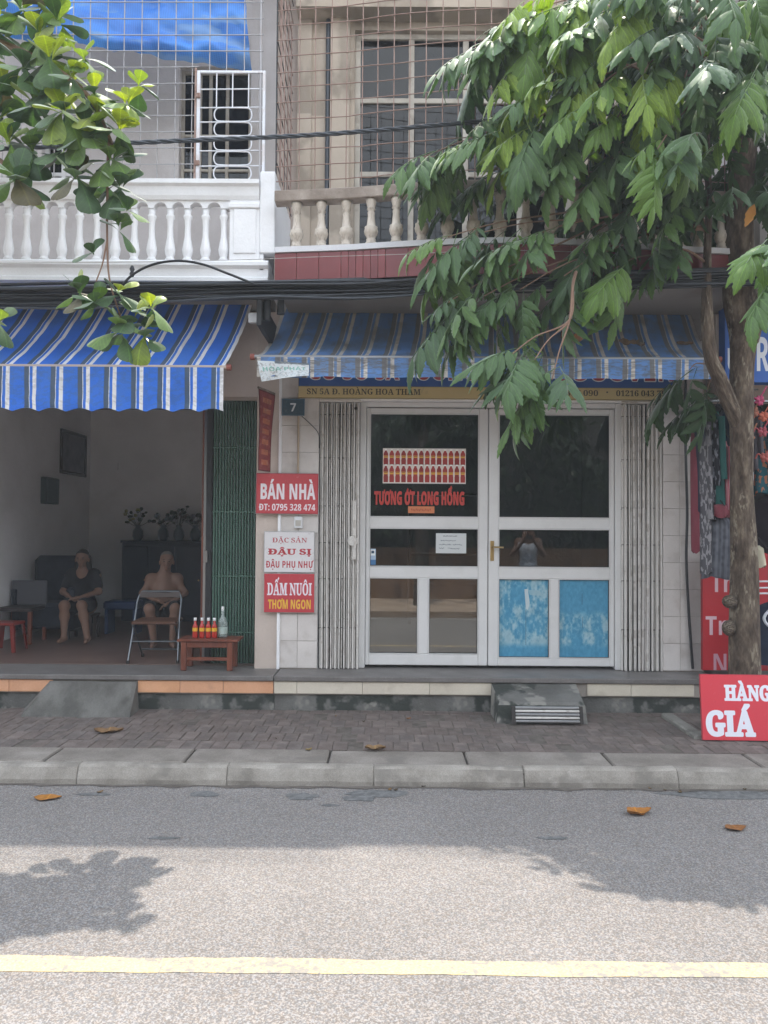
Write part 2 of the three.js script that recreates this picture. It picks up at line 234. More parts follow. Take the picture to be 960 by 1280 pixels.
// ---------------------------------------------------------------- the setting: road, kerb, pavement, opposite side
const HP = 0.12, PL = 0.424;                          // heights of pavement and shop floor above the road
const ZK = -5.19, ZS = -5.6, ZP = -6.8, ZD = -7.23;   // kerb face, slab edge, platform edge, door plane
const XB = X(333, 6.3), XR = 3.0;                    // party walls: house with the white balcony | house with the door | clothes shop
{
  const road = struct('road', bx(-40, 40, -0.3, 0, ZK - 0.05, 0.62), M.asphalt);
  const yl = ground(480, 1209, 0).z;
  const line = mesh('lane_line', sheet(700, 4, (u, v) => { const w = 0.052 + (fbm(u, v > 0.5 ? 0.8 : 0.2, 64, 4, 3) - 0.5) * 0.03; return [lerp(-12, 12, u), 0.002, yl + lerp(w, -w, v) + lerp(-0.02, 0.02, u)]; }, 0, (u, v) => [u * 24, v * 0.11]), M.linePaint, road);
  const R = rng(5);
  for (const [px, py, w, dp] of [[116, 993, 0.2, 0.03], [255, 993, 0.17, 0.06], [378, 996, 0.18, 0.07], [470, 992, 0.34, 0.08], [450, 998, 0.22, 0.07], [905, 994, 0.75, 0.1], [413, 1007, 0.1, 0.02], [205, 1048, 0.16, 0.02], [690, 1048, 0.16, 0.025]]) {
    const c = ground(px, py, 0), s = new THREE.Shape();
    for (let k = 0; k <= 26; k++) { const a = k / 26 * Math.PI * 2, r = 0.7 + 0.5 * vnoise(k / 26, px / 999, 13, px); const x = Math.cos(a) * w * r * 0.55, y = Math.sin(a) * dp * r * 0.9; k ? s.lineTo(x, y) : s.moveTo(x, y); }
    const g = new THREE.ExtrudeGeometry(s, { depth: 0.003, bevelEnabled: false }); g.rotateX(-Math.PI / 2); g.translate(c.x, 0.001, c.z); mesh('tar_patch', metric(g.toNonIndexed ? (g.index ? g.toNonIndexed() : g) : g), M.tar, road);
  }
  mesh('gutter_dirt', sheet(500, 2, (u, v) => { const w = 0.012 + 0.075 * Math.pow(fbm(u, 0.3, 60, 4, 17), 2.2); return [lerp(-6, 6, u), 0.004, ZK + 0.022 + lerp(w, -0.02, v)]; }, 0, (u, v) => [u * 12, v * 0.1]), M.joint, road);
  // kerb stones and the row of concrete slabs behind them
  const kerb = struct('kerb');
  mesh('kerb_bed', bx(-40, 40, -0.2, HP - 0.035, ZK - 0.02, ZS + 0.02), M.joint, kerb);
  const jk = [94, 283, 466, 653, 840].map((px) => ground(px, 966, 0.08).x), stepK = (jk[4] - jk[0]) / 4;
  for (let i = -3; i < 8; i++) {
    const a = i >= 0 && i < 5 ? jk[i] : jk[0] + i * stepK, b = i + 1 >= 0 && i + 1 < 5 ? jk[i + 1] : jk[0] + (i + 1) * stepK, j = (R() - 0.5) * 0.01, g = 0.007, zf = ZK + j, zb = ZK - 0.075, y = HP + (R() - 0.5) * 0.008;
    const pr = [[zf + 0.012, -0.05], [zf + 0.01, 0.035], [zf - 0.004, 0.075], [zf - 0.018, y - 0.012], [zf - 0.036, y], [zb, y], [zb, -0.05]];
    const s = new THREE.Shape(pr.map((p) => new THREE.Vector2(p[0], p[1])));
    const e = new THREE.ExtrudeGeometry(s, { depth: b - a - 2 * g, bevelEnabled: true, bevelSize: 0.006, bevelThickness: 0.006, bevelSegments: 1, steps: 24 });
    e.rotateY(-Math.PI / 2);
    const p = e.attributes.position; for (let t = 0; t < p.count; t++) { const q = fbm(clamp((p.getX(t) + 6) / 12), clamp((p.getZ(t) + p.getY(t) * 2 + 0.5) * 0.5), 40, 3, 60 + i) - 0.5; p.setY(t, p.getY(t) + q * 0.022); p.setZ(t, p.getZ(t) + q * 0.03); }
    // extruded profile: x of the shape is depth, so swap to world
    const w = new THREE.Matrix4().set(1, 0, 0, a + g, 0, 1, 0, 0, 0, 0, 1, 0, 0, 0, 0, 1); e.computeBoundingBox();
    const bb = e.boundingBox; e.translate(-bb.min.x, 0, 0); e.applyMatrix4(w);
    e.deleteAttribute('normal'); e.computeVertexNormals(); mesh('kerb_stone', metric(e, R() * 3, R() * 3), M.kerb, kerb);
  }
  const js = [63, 236, 411, 582, 757, 934].map((px) => ground(px, 946, HP).x), stepS = (js[5] - js[0]) / 5;
  for (let i = -3; i < 9; i++) {
    const a = i >= 0 && i < 6 ? js[i] : js[0] + i * stepS, b = i + 1 >= 0 && i + 1 < 6 ? js[i + 1] : js[0] + (i + 1) * stepS, y = HP + 0.002 + (R() - 0.5) * 0.01;
    mesh('concrete_slab', bx(a + 0.007, b - 0.007, -0.05, y, ZK - 0.09, ZS, 0.01, R() * 3, R() * 3), M.slab, kerb);
  }
  // brick paving: 0.11 x 0.22 m pieces
  const pave = struct('pavement');
  mesh('sand_bed', bx(-40, 40, -0.2, HP - 0.006, ZS - 0.003, -7.4), M.joint, pave);
  const geos = [0, 1, 2, 3].map((i) => bx(-0.0537, 0.0537, -0.05, 0, -0.1085, 0.1085, 0.004, i * 0.37, i * 0.21)), rest = [];
  let placed = 0;
  for (let r = 0; r < 6; r++) for (let c = -44; c < 44; c++) {
    const x = c * 0.111 + (r % 2 ? 0.055 : 0) + (R() - 0.5) * 0.004, z = ZS - 0.006 - 0.11 - r * 0.2205 + (R() - 0.5) * 0.004;
    const sink = (R() < 0.06 ? -0.006 : 0) + (R() - 0.5) * 0.004 + (fbm(clamp((x + 6) / 12), clamp((z + 8) / 4), 8, 3, 33) - 0.5) * 0.016, tx = (R() - 0.5) * 0.014, tz = (R() - 0.5) * 0.018, gi = Math.floor(R() * 4), mi = Math.floor(R() * 4);
    if (z < ZP - 0.05) continue;
    if (Math.abs(x + 0.02) < 3.02 && placed < 298) { const o = mesh('paver', geos[gi], M.pavers[mi], pave); o.position.set(x, HP + sink, z); o.rotation.set(tx, 0, tz); placed++; }
    else { const g = geos[gi].clone(); g.translate(x, HP + sink, z); rest.push(g); }
  }
  const rs = mesh('paver_field', rest, M.pavers[0], pave); rs.userData.kind = 'stuff';
  // the far side of the street, which the door panes mirror
  const far = struct('opposite_pavement', bx(-40, 40, -0.2, HP, 0.62, 3.4), std({ map: mottled([150, 132, 116], { metres: 1.2, amp: 24, grain: 20, seed: 22 }), roughness: 0.95 }));
  struct('earth', bx(-60, 60, -0.5, -0.3, -60, 60), M.joint);
  const bank = struct('verge', bx(-40, 40, -0.2, 0.1, 3.4, 30), std({ map: mottled([72, 74, 52], { metres: 2, amp: 26, grain: 22, seed: 24 }), roughness: 1 }));
}
// ---------------------------------------------------------------- shop floors (platforms) of the three houses
function wallBox(name, lims, m, parent, c = 0) { return mesh(name, bx(...lims, c, lims[0] * 0.37, lims[2] * 0.53), m, parent); }
const HL = thing('balcony_house', 'terraced house with white balcony parapet above a blue striped awning and open room', 'house');
const HM = thing('shop_house', 'terraced house with old turned balusters, dark red tile band and white glazed double door', 'house');
const HR = thing('clothes_shop', 'clothes shop building behind the tree trunk, with blue signboard', 'house');
const XL0 = -6.3, XR1 = 6.6;
{
  const R = rng(71);
  const plat = (x0, x1, par, tiles, mats, zones) => {
    wallBox('plinth', [x0, x1, -0.05, HP + 0.14, -7.4, ZP - 0.03], M.cement, par);
    const yT = PL - 0.045, yB = Y(868, 6.8, 480);
    mesh('grout_bed', bx(x0 + 0.001, x1 - 0.001, HP + 0.14, yT, -7.4, ZP - 0.012), M.grout, par);
    for (const [a, b, mi] of tiles) mesh('tile', bx(a + 0.0018, b - 0.0018, yB, yT - 0.003, ZP - 0.014, ZP, 0.003, R() * 2, R() * 2), mats[Math.floor(R() * mats.length)], par);
    mesh('step_slab', bx(x0 + 0.002, x1 - 0.002, yT, PL, -7.6, ZP + 0.018, 0.006, R() * 2), M.granite, par);
  };
  const span = (list) => list.slice(1).map((b, i) => [list[i], b]);
  const tx = (px) => X(px, 6.8, 856);
  plat(XL0, XB, HL, [...span([tx(-300), tx(-210), tx(-117), tx(-30), tx(11), tx(66)]), ...span([tx(172), tx(225), tx(279), XB - 0.002])], M.tileOrange);
  const m0 = XB + 0.002;
  plat(XB + 0.004, XR - 0.06, HM, [...span([m0, tx(371), tx(453), tx(537), tx(620)]), ...span([tx(734), tx(789), tx(868)])], M.tileCream);
  plat(XR + 0.03, XR1, HR, span([tx(905), tx(990), tx(1075), tx(1160)]), M.tileCream);
  wallBox('room_floor', [-4.55, XB - 0.15, 0.2, PL + 0.004, -11.39, -7.3], M.roomFloor, HL);
  wallBox('room_floor', [XB + 0.15, XR - 0.15, 0.2, PL - 0.002, -11.2, -7.5], M.roomFloor, HM);
  wallBox('room_floor', [XR + 0.15, XR1, 0.2, PL - 0.002, -11.2, -7.5], M.roomFloor, HR);
}
// ---------------------------------------------------------------- shells: party walls, rooms, upper storeys, roofs
const YB = Y(330, 6.3, 330), YR = 7.28;               // balcony floor, roof
{
  const roomTop = 3.45;
  // party walls
  wallBox('party_wall', [XL0 - 0.2, XL0, 0, YR, -11.6, -7.15], M.plasterPink, HL);
  wallBox('party_wall', [XB - 0.1, XB + 0.1, 0, YR, -11.6, -7.36], M.plasterPink, HM);
  wallBox('party_wall', [XR - 0.06, XR + 0.06, 0, YR, -11.6, -7.37], M.plasterPink, HM);
  wallBox('party_wall', [XR1, XR1 + 0.2, 0, YR, -11.6, -7.15], M.plasterPink, HR);
  for (const [a, b, h] of [[XL0, XB - 0.1, HL], [XB + 0.1, XR - 0.06, HM], [XR + 0.06, XR1, HR]]) {
    wallBox('rear_wall', [a, b, 0, YR, -11.6, -11.4], M.plasterPink, h);
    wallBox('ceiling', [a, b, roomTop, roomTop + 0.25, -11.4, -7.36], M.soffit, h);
    wallBox('roof', [a - 0.1, b + 0.1 - (h === HR ? 0 : 0.004), YR, YR + 0.16, -11.8, -6.40 - (h === HM ? 0.05 : 0)], M.roof, h);
  }
  // open room of the balcony house
  wallBox('room_wall', [-4.55, -4.35, PL, roomTop, -11.38, -7.37], M.roomGrey, HL);
  wallBox('room_wall', [-4.35, -1.3, PL, roomTop, -11.38, -11.2], M.roomGrey, HL);
  wallBox('room_wall', [-1.3, -1.2, PL, roomTop, -11.38, -7.47], M.roomGrey, HL);
  wallBox('front_wall', [XL0, -4.3, 0, 3.7, -7.36, -7.15], M.plasterPink, HL);
  const xg = X(320.5, 7.15, 600), yg = Y(496, 7.15, 290);
  wallBox('lintel', [-4.3, xg, yg, 3.75, -7.36, -7.15], M.plasterPink, HL);
  wallBox('pillar', [xg, XB - 0.002, PL, 3.75, -7.36, -7.15], M.plasterPink, HL);
  // ground floor of the door house
  const xp0 = XB + 0.002, xp1 = X(398, 7.15, 660), xq0 = X(828, 7.15, 660);
  wallBox('pillar', [xp0, xp1, PL, 3.75, -7.36, -7.15], M.plasterWhite, HM);
  wallBox('pillar', [xq0, XR - 0.062, PL, 3.75, -7.36, -7.15], M.grout, HM);
  wallBox('lintel', [xp1, xq0, Y(503, 7.2, 600), 3.75, -7.36, -7.15], M.plasterWhite, HM);
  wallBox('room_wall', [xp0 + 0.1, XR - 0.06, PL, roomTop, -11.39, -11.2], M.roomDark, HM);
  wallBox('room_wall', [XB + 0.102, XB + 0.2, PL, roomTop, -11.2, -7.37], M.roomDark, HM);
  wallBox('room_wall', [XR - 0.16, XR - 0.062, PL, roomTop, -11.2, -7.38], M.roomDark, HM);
  // wall tiles on the two pillars
  const R = rng(73);
  const tiles = (xs, y0, y1, zf, par, fromTop) => { const h = 0.25; for (let i = 0; i + 1 < xs.length; i++) for (let y = y0; y < y1 - 0.02; y += h) mesh('tile', bx(xs[i] + 0.0015, xs[i + 1] - 0.0015, y + 0.0015, Math.min(y + h, y1) - 0.0015, zf, zf + 0.01, 0.0018, R() * 2, R() * 2), M.tileWall[Math.floor(R() * 2)], par); };
  const tx0 = X(348, 7.14, 660), tx1 = X(373, 7.14, 660);
  mesh('tile_bed', bx(tx0, xp1 - 0.001, PL, 3.7, -7.149, -7.143), M.grout, HM);
  tiles([tx0, tx1, xp1 - 0.002], PL + 0.01, 3.5, -7.144, HM);
  mesh('pillar_edge', bx(xp0 + 0.001, tx0 - 0.003, PL, 3.7, -7.149, -7.115, 0.004), M.plasterWhite, HM);
  tiles([xq0 + 0.002, X(850, 7.14, 660), XR - 0.066], PL + 0.01, 3.5, -7.149, HM);
  // clothes shop front
  wallBox('lintel', [XR + 0.062, XR1, 2.95, 3.75, -7.36, -7.15], M.plasterPink, HR);
  wallBox('front_wall', [XR1 - 1.6, XR1, PL, 2.95, -7.36, -7.15], M.plasterPink, HR);
  wallBox('room_wall', [XR + 0.07, XR1, PL, roomTop, -9.4, -9.3], M.roomDark, HR);
  // balcony floors
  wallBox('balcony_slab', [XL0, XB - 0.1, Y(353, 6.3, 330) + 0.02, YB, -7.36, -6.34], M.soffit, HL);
  // upper walls with window openings: balcony house
  const zw = -7.3, up = (name, px0, px1, py0, py1, h, m) => wallBox(name, [px0, px1, py0, py1, zw - 0.2, zw], m, h);
  const wl = X(224, 7.3, 150), wr = X(313, 7.3, 150), wt = Y(83, 7.3, 270);
  const vl = X(52, 7.3, 190), vr = X(92, 7.3, 190), vt = Y(175, 7.3, 70), yw = YB, ys = Y(237, 7.38, 200);
  up('sill_wall', vl, vr, yw, ys, HL, M.plasterLilac); up('sill_wall', wl, wr, yw, ys, HL, M.plasterLilac);
  up('upper_wall', XL0, vl, yw, YR, HL, M.plasterLilac); up('upper_wall', vl, vr, vt, YR, HL, M.plasterLilac); up('upper_wall', vr, wl, yw, YR, HL, M.plasterLilac);
  up('upper_wall', wl, wr, wt, YR, HL, M.plasterLilac); up('upper_wall', wr, XB - 0.102, yw, YR, HL, M.plasterLilac);
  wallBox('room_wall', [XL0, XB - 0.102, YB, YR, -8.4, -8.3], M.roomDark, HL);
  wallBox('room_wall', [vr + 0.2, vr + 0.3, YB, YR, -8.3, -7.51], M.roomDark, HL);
  const win = (h, x0, x1, y0, y1, z, vs, hs, fm, fw, name = 'window') => {
    const w = new THREE.Group(); w.name = name; h.add(w);
    const f = []; f.push(bx(x0, x0 + fw, y0, y1, z - 0.05, z + 0.012, 0.004), bx(x1 - fw, x1, y0, y1, z - 0.05, z + 0.012, 0.004), bx(x0 + fw, x1 - fw, y1 - fw, y1, z - 0.05, z + 0.01, 0.004), bx(x0 + fw, x1 - fw, y0, y0 + fw, z - 0.05, z + 0.01, 0.004));
    mesh('frame', f, fm, w);
    for (const v of vs) mesh('mullion', bx(v - fw * 0.5, v + fw * 0.5, y0 + fw, y1 - fw, z - 0.045, z + 0.007, 0.004), fm, w);
    for (const v of hs) mesh('glazing_bar', bx(x0 + fw, x1 - fw, v - fw * 0.45, v + fw * 0.45, z - 0.04, z + 0.003, 0.004), fm, w);
    const xs = [x0 + fw, ...vs, x1 - fw], ys = [y0 + fw, ...[...hs].sort((a, b) => a - b), y1 - fw];
    for (let i = 0; i + 1 < xs.length; i++) for (let j = 0; j + 1 < ys.length; j++) mesh('pane', bx(xs[i], xs[i + 1], ys[j], ys[j + 1], z - 0.021, z - 0.02).scale(1, 1, 1), M.glassDark, w);
    return w;
  };
  win(HL, wl, wr, ys, wt, zw - 0.08, [X(250, 7.38, 150), X(263, 7.38, 150), X(284, 7.38, 150)], [Y(170, 7.38, 270), Y(213, 7.38, 270)], M.woodPaint, 0.03);
  win(HL, vl, vr, ys, vt, zw - 0.08, [X(80, 7.38, 190)], [Y(218, 7.38, 70)], M.upvc, 0.04);
  // upper wall of the door house: tall french window, pilasters, pipes
  const zr = -7.3, a0 = X(443, 7.3, 150), a1 = X(716, 7.3, 150), at_ = Y(38, 7.3, 520), YF = Y(306, 6.01, 480);
  wallBox('upper_wall', [XB + 0.102, a0, YF, YR, zr - 0.2, zr], M.plasterTan, HM);
  wallBox('upper_wall', [a1, XR - 0.062, YF, YR, zr - 0.2, zr], M.plasterTan, HM);
  wallBox('upper_wall', [a0, a1, at_, YR, zr - 0.2, zr], M.plasterTan, HM);
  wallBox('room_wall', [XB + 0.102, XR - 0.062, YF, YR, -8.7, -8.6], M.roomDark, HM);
  wallBox('beam', [XB + 0.104, XR - 0.064, Y(10, 7.1, 470), Y(-34, 7.1, 470), zr + 0.001, -7.08], M.plasterTan, HM);
  wallBox('pilaster', [X(412, 7.2, 150), X(436, 7.2, 150), YF, Y(10, 7.1, 470), zr + 0.001, -7.24], M.plasterTan, HM);
  wallBox('pilaster', [XB + 0.103, X(388, 7.2, 150), YF, Y(10, 7.1, 470), zr + 0.001, -7.26], M.plasterTan, HM);
  mesh('drain_pipe', [rod([X(412, 7.2, 150) - 0.025, YF, -7.27], [X(412, 7.2, 150) - 0.025, YR, -7.27], 0.022, 8)], M.cableGrey, HM);
  win(HM, a0, a1, YF + 0.02, at_, zr - 0.06, [X(514, 7.36, 150), X(582, 7.36, 150), X(650, 7.36, 150)], [Y(126, 7.36, 510), Y(218, 7.36, 510)], M.woodPaint, 0.055, 'french_window');
  // clothes shop upper floor
  wallBox('upper_wall', [XR + 0.062, XR1, 3.75, YR, -7.5, -7.3], M.plasterLilac, HR);
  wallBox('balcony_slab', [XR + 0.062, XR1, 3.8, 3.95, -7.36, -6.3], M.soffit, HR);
  wallBox('balcony_parapet', [XR + 0.062, XR1, 3.952, 4.75, -6.42, -6.3], M.plasterLilac, HR);
}
// ---------------------------------------------------------------- the white balcony parapet of the left house
{
  const d = 6.3, z = -d, x1 = X(288, d, 290), x0 = XL0, yTop = Y(227, d, 200), yRail = Y(250, d, 200), yBase = Y(326, d, 200), yBot = Y(353, d, 200);
  const bal = new THREE.Group(); bal.name = 'balcony_parapet'; HL.add(bal);
  const prof = (pts, xa, xb) => { const s = new THREE.Shape(pts.map((p) => new THREE.Vector2(p[0], p[1]))); const e = new THREE.ExtrudeGeometry(s, { depth: xb - xa, bevelEnabled: false }); e.rotateY(Math.PI / 2); e.translate(xa, 0, 0); return metric(e.index ? e.toNonIndexed() : e); };
  // profile x runs to -z after the turn, so it is given as distance behind the face
  mesh('top_rail', prof([[-0.06, yTop], [-0.06, yTop - 0.035], [-0.035, yTop - 0.05], [-0.025, yRail + 0.03], [-0.012, yRail], [0.13, yRail], [0.13, yTop]].map(([a, b]) => [a - z - 2 * 0 - 0, b]).map(([a, b]) => [a, b]), x0, X(325, d, 230)), M.plasterWhite, bal).geometry;
  mesh('base_moulding', prof([[-0.02, yBase], [-0.05, yBase - 0.02], [-0.05, yBase - 0.05], [-0.02, yBase - 0.07], [-0.02, yBot + 0.045], [-0.045, yBot + 0.03], [-0.045, yBot], [0.16, yBot], [0.16, yBase]].map(([a, b]) => [a - z, b]), x0, XB - 0.004), M.plasterWhite, bal);
  // arched heads between the balusters
  const bxs = [278.5, 255.5, 233, 211, 188, 166, 142, 119, 97, 75, 53, 30.5, 8, -14, -36, -58, -80].map((px) => X(px, d, 300));
  const pier0 = X(17, d, 300);
  const s = new THREE.Shape(); s.moveTo(bxs[bxs.length - 1], yRail);
  const yS = yRail - 0.065, rev = [...bxs].reverse(); s.lineTo(rev[0], yS);
  for (let i = 0; i + 1 < rev.length; i++) { const a = rev[i], b = rev[i + 1], c = (a + b) / 2, r = (b - a) / 2 - 0.022; s.lineTo(c - r, yS); for (let k = 1; k < 8; k++) { const t = Math.PI - k / 8 * Math.PI; s.lineTo(c + Math.cos(t) * r, yS + Math.sin(t) * 0.05); } s.lineTo(c + r, yS); }
  s.lineTo(x1, yS); s.lineTo(x1, yRail); s.closePath();
  const ar = new THREE.ExtrudeGeometry(s, { depth: 0.07, bevelEnabled: false }); ar.translate(0, 0, z - 0.075);
  mesh('arched_head', metric(ar.index ? ar.toNonIndexed() : ar), M.plasterWhite, bal);
  const H = yS - yBase, pf = [[0, 0], [0.042, 0], [0.042, 0.05], [0.034, 0.07], [0.03, 0.1], [0.04, 0.16], [0.044, 0.24], [0.036, 0.34], [0.026, 0.48], [0.024, 0.66], [0.028, 0.8], [0.036, 0.84], [0.036, 0.88], [0.026, 0.91], [0.03, 1.0], [0, 1.0]].map(([r, t]) => [r, t * H]);
  const bg = lathe(pf, 0, 0, 0, 14); metric(bg.toNonIndexed());
  for (const x of bxs) { const o = mesh('baluster', bg, M.plasterWhite, bal); o.position.set(x, yBase, z - 0.04); }
  // end pier with a raised panel, and the taller pier on the party wall
  const px1 = X(325, d, 290);
  mesh('pier', [bx(x1 - 0.005, px1, yBase, yRail - 0.002, z - 0.12, z + 0.012, 0.004), bx(x1 + 0.03, px1 - 0.03, yBase + 0.06, yRail - 0.08, z + 0.01, z + 0.024, 0.008), bx(x1 - 0.02, px1 - 0.001, yRail - 0.075, yRail - 0.03, z - 0.1, z + 0.032, 0.008)], M.plasterWhite, bal);
  mesh('party_pier', bx(px1 + 0.002, X(344, d, 290), Y(318, d, 335), Y(216, d, 335), -7.28, z + 0.03, 0.008), M.plasterWhite, bal);
  mesh('party_pier_base', bx(px1 + 0.002, X(330, d, 290), yBot + 0.1, Y(319, d, 335), -7.28, z + 0.02), M.plasterWhite, bal);
}
// ---------------------------------------------------------------- the canted balcony of the door house
const BOW = (() => {                                  // plan of the gently bowed front edge, left to right
  const xr = XR - 0.07, L = [[344, 6.13], [436, 6.065], [446, 6.055], [457, 6.04], [468, 6.028], [478, 6.015], [520, 5.97], [575, 5.925], [625, 5.9]].map(([px, d]) => [X(px, d, 310), -d]), m = (L[0][0] + xr) / 2;
  return [...L.filter(([x]) => x < m), ...L.filter(([x]) => x < m).map(([x, z]) => [2 * m - x, z]).reverse()];
})();
function bowAt(s) { let t = 0; for (let i = 0; i + 1 < BOW.length; i++) { const [a, b] = [BOW[i], BOW[i + 1]], l = Math.hypot(b[0] - a[0], b[1] - a[1]); if (t + l >= s || i + 2 === BOW.length) { const k = (s - t) / l; return { x: lerp(a[0], b[0], k), z: lerp(a[1], b[1], k), n: Math.atan2(-(b[1] - a[1]), b[0] - a[0]) }; } t += l; } }
const BOWLEN = BOW.slice(1).reduce((t, b, i) => t + Math.hypot(b[0] - BOW[i][0], b[1] - BOW[i][1]), 0);
function bowSolid(y0, y1, out, back = 7.29) {         // a slab filling the plan, its front pushed out by `out`
  const s = new THREE.Shape(); s.moveTo(BOW[0][0], back); for (const [x, z] of BOW) s.lineTo(x, -z - out); s.lineTo(BOW[BOW.length - 1][0], back); s.closePath();
  const g = new THREE.ExtrudeGeometry(s, { depth: y1 - y0, bevelEnabled: false }); g.rotateX(-Math.PI / 2); g.translate(0, y0, 0); return metric(g.index ? g.toNonIndexed() : g);
}
function bowStrip(y0, y1, t0, t1) {                   // a curb of thickness along the plan
  const s = new THREE.Shape(), f = BOW.map(([x, z]) => [x, -z - t1]), b = BOW.map(([x, z]) => [x, -z - t0]).reverse(); [...f, ...b].forEach(([x, y], i) => i ? s.lineTo(x, y) : s.moveTo(x, y)); s.closePath();
  const g = new THREE.ExtrudeGeometry(s, { depth: y1 - y0, bevelEnabled: true, bevelSize: 0.006, bevelThickness: 0.006, bevelSegments: 1 }); g.rotateX(-Math.PI / 2); g.translate(0, y0, 0); return metric(g.index ? g.toNonIndexed() : g);
}
{
  const R = rng(81), bal = new THREE.Group(); bal.name = 'balcony'; HM.add(bal);
  const yTop = Y(304, 6.01, 480), yRed1 = Y(311, 6.01, 480), yRed0 = Y(347, 6.01, 480), yR0 = Y(246, 6.01, 480), yR1 = Y(232, 6.01, 480);
  mesh('floor_slab', bowSolid(yRed0, yRed1 - 0.004, 0), M.soffit, bal);
  mesh('ledge', bowSolid(yRed1, yTop, 0.03), plaster([206, 206, 210], 217, 0.35, [150, 148, 146]), bal);
  const cuts = []; { // tile widths along the edge: broad on the flats, narrow round the bends
    let s = 0; const seg = BOW.slice(1).map((b, i) => Math.hypot(b[0] - BOW[i][0], b[1] - BOW[i][1])), bend0 = seg[0] - 0.02, bend1 = seg.slice(0, 5).reduce((a, b) => a + b, 0);
    const mid1 = BOWLEN - bend1; while (s < BOWLEN - 0.02) { const narrow = (s > bend0 - 0.1 && s < bend1) || (s > mid1 - 0.02 && s < BOWLEN - bend0), w = narrow ? 0.06 : 0.18; cuts.push([s, Math.min(s + w, BOWLEN)]); s += w; } }
  for (const [a, b] of cuts) { const c = bowAt((a + b) / 2), w = b - a - 0.003; const o = mesh('tile', bx(-w / 2, w / 2, yRed0 - 0.004, yRed1 - 0.003, 0, 0.012, 0.002, R() * 2, R() * 2), M.tileRed[Math.floor(R() * 2)], bal); o.position.set(c.x, 0, c.z + 0.002); o.rotation.y = c.n; }
  mesh('tile_bed', bowStrip(yRed0 + 0.006, yRed1 - 0.012, -0.02, 0.001), M.grout, bal);
  mesh('hand_rail', bowStrip(yR0 + 0.006, yR1 - 0.006, -0.09, 0.02), M.rail, bal);
  const H = yR0 - yTop, pf = [[0, 0], [0.046, 0], [0.046, 0.06], [0.036, 0.09], [0.04, 0.13], [0.034, 0.16], [0.05, 0.24], [0.057, 0.31], [0.05, 0.37], [0.052, 0.4], [0.036, 0.43], [0.032, 0.52], [0.027, 0.66], [0.03, 0.72], [0.024, 0.75], [0.036, 0.79], [0.03, 0.83], [0.036, 0.88], [0.04, 0.93], [0.046, 1], [0, 1]].map(([r, t]) => [r, t * H]);
  const bg = lathe(pf, 0, 0, 0, 16);
  for (let s = 0.17, i = 0; s < BOWLEN - 0.1; s += 0.203, i++) { const c = bowAt(s); const o = mesh('baluster', bg, M.balusterOld, bal); o.position.set(c.x, yTop, c.z - 0.035); o.rotation.y = R() * 3; }
}
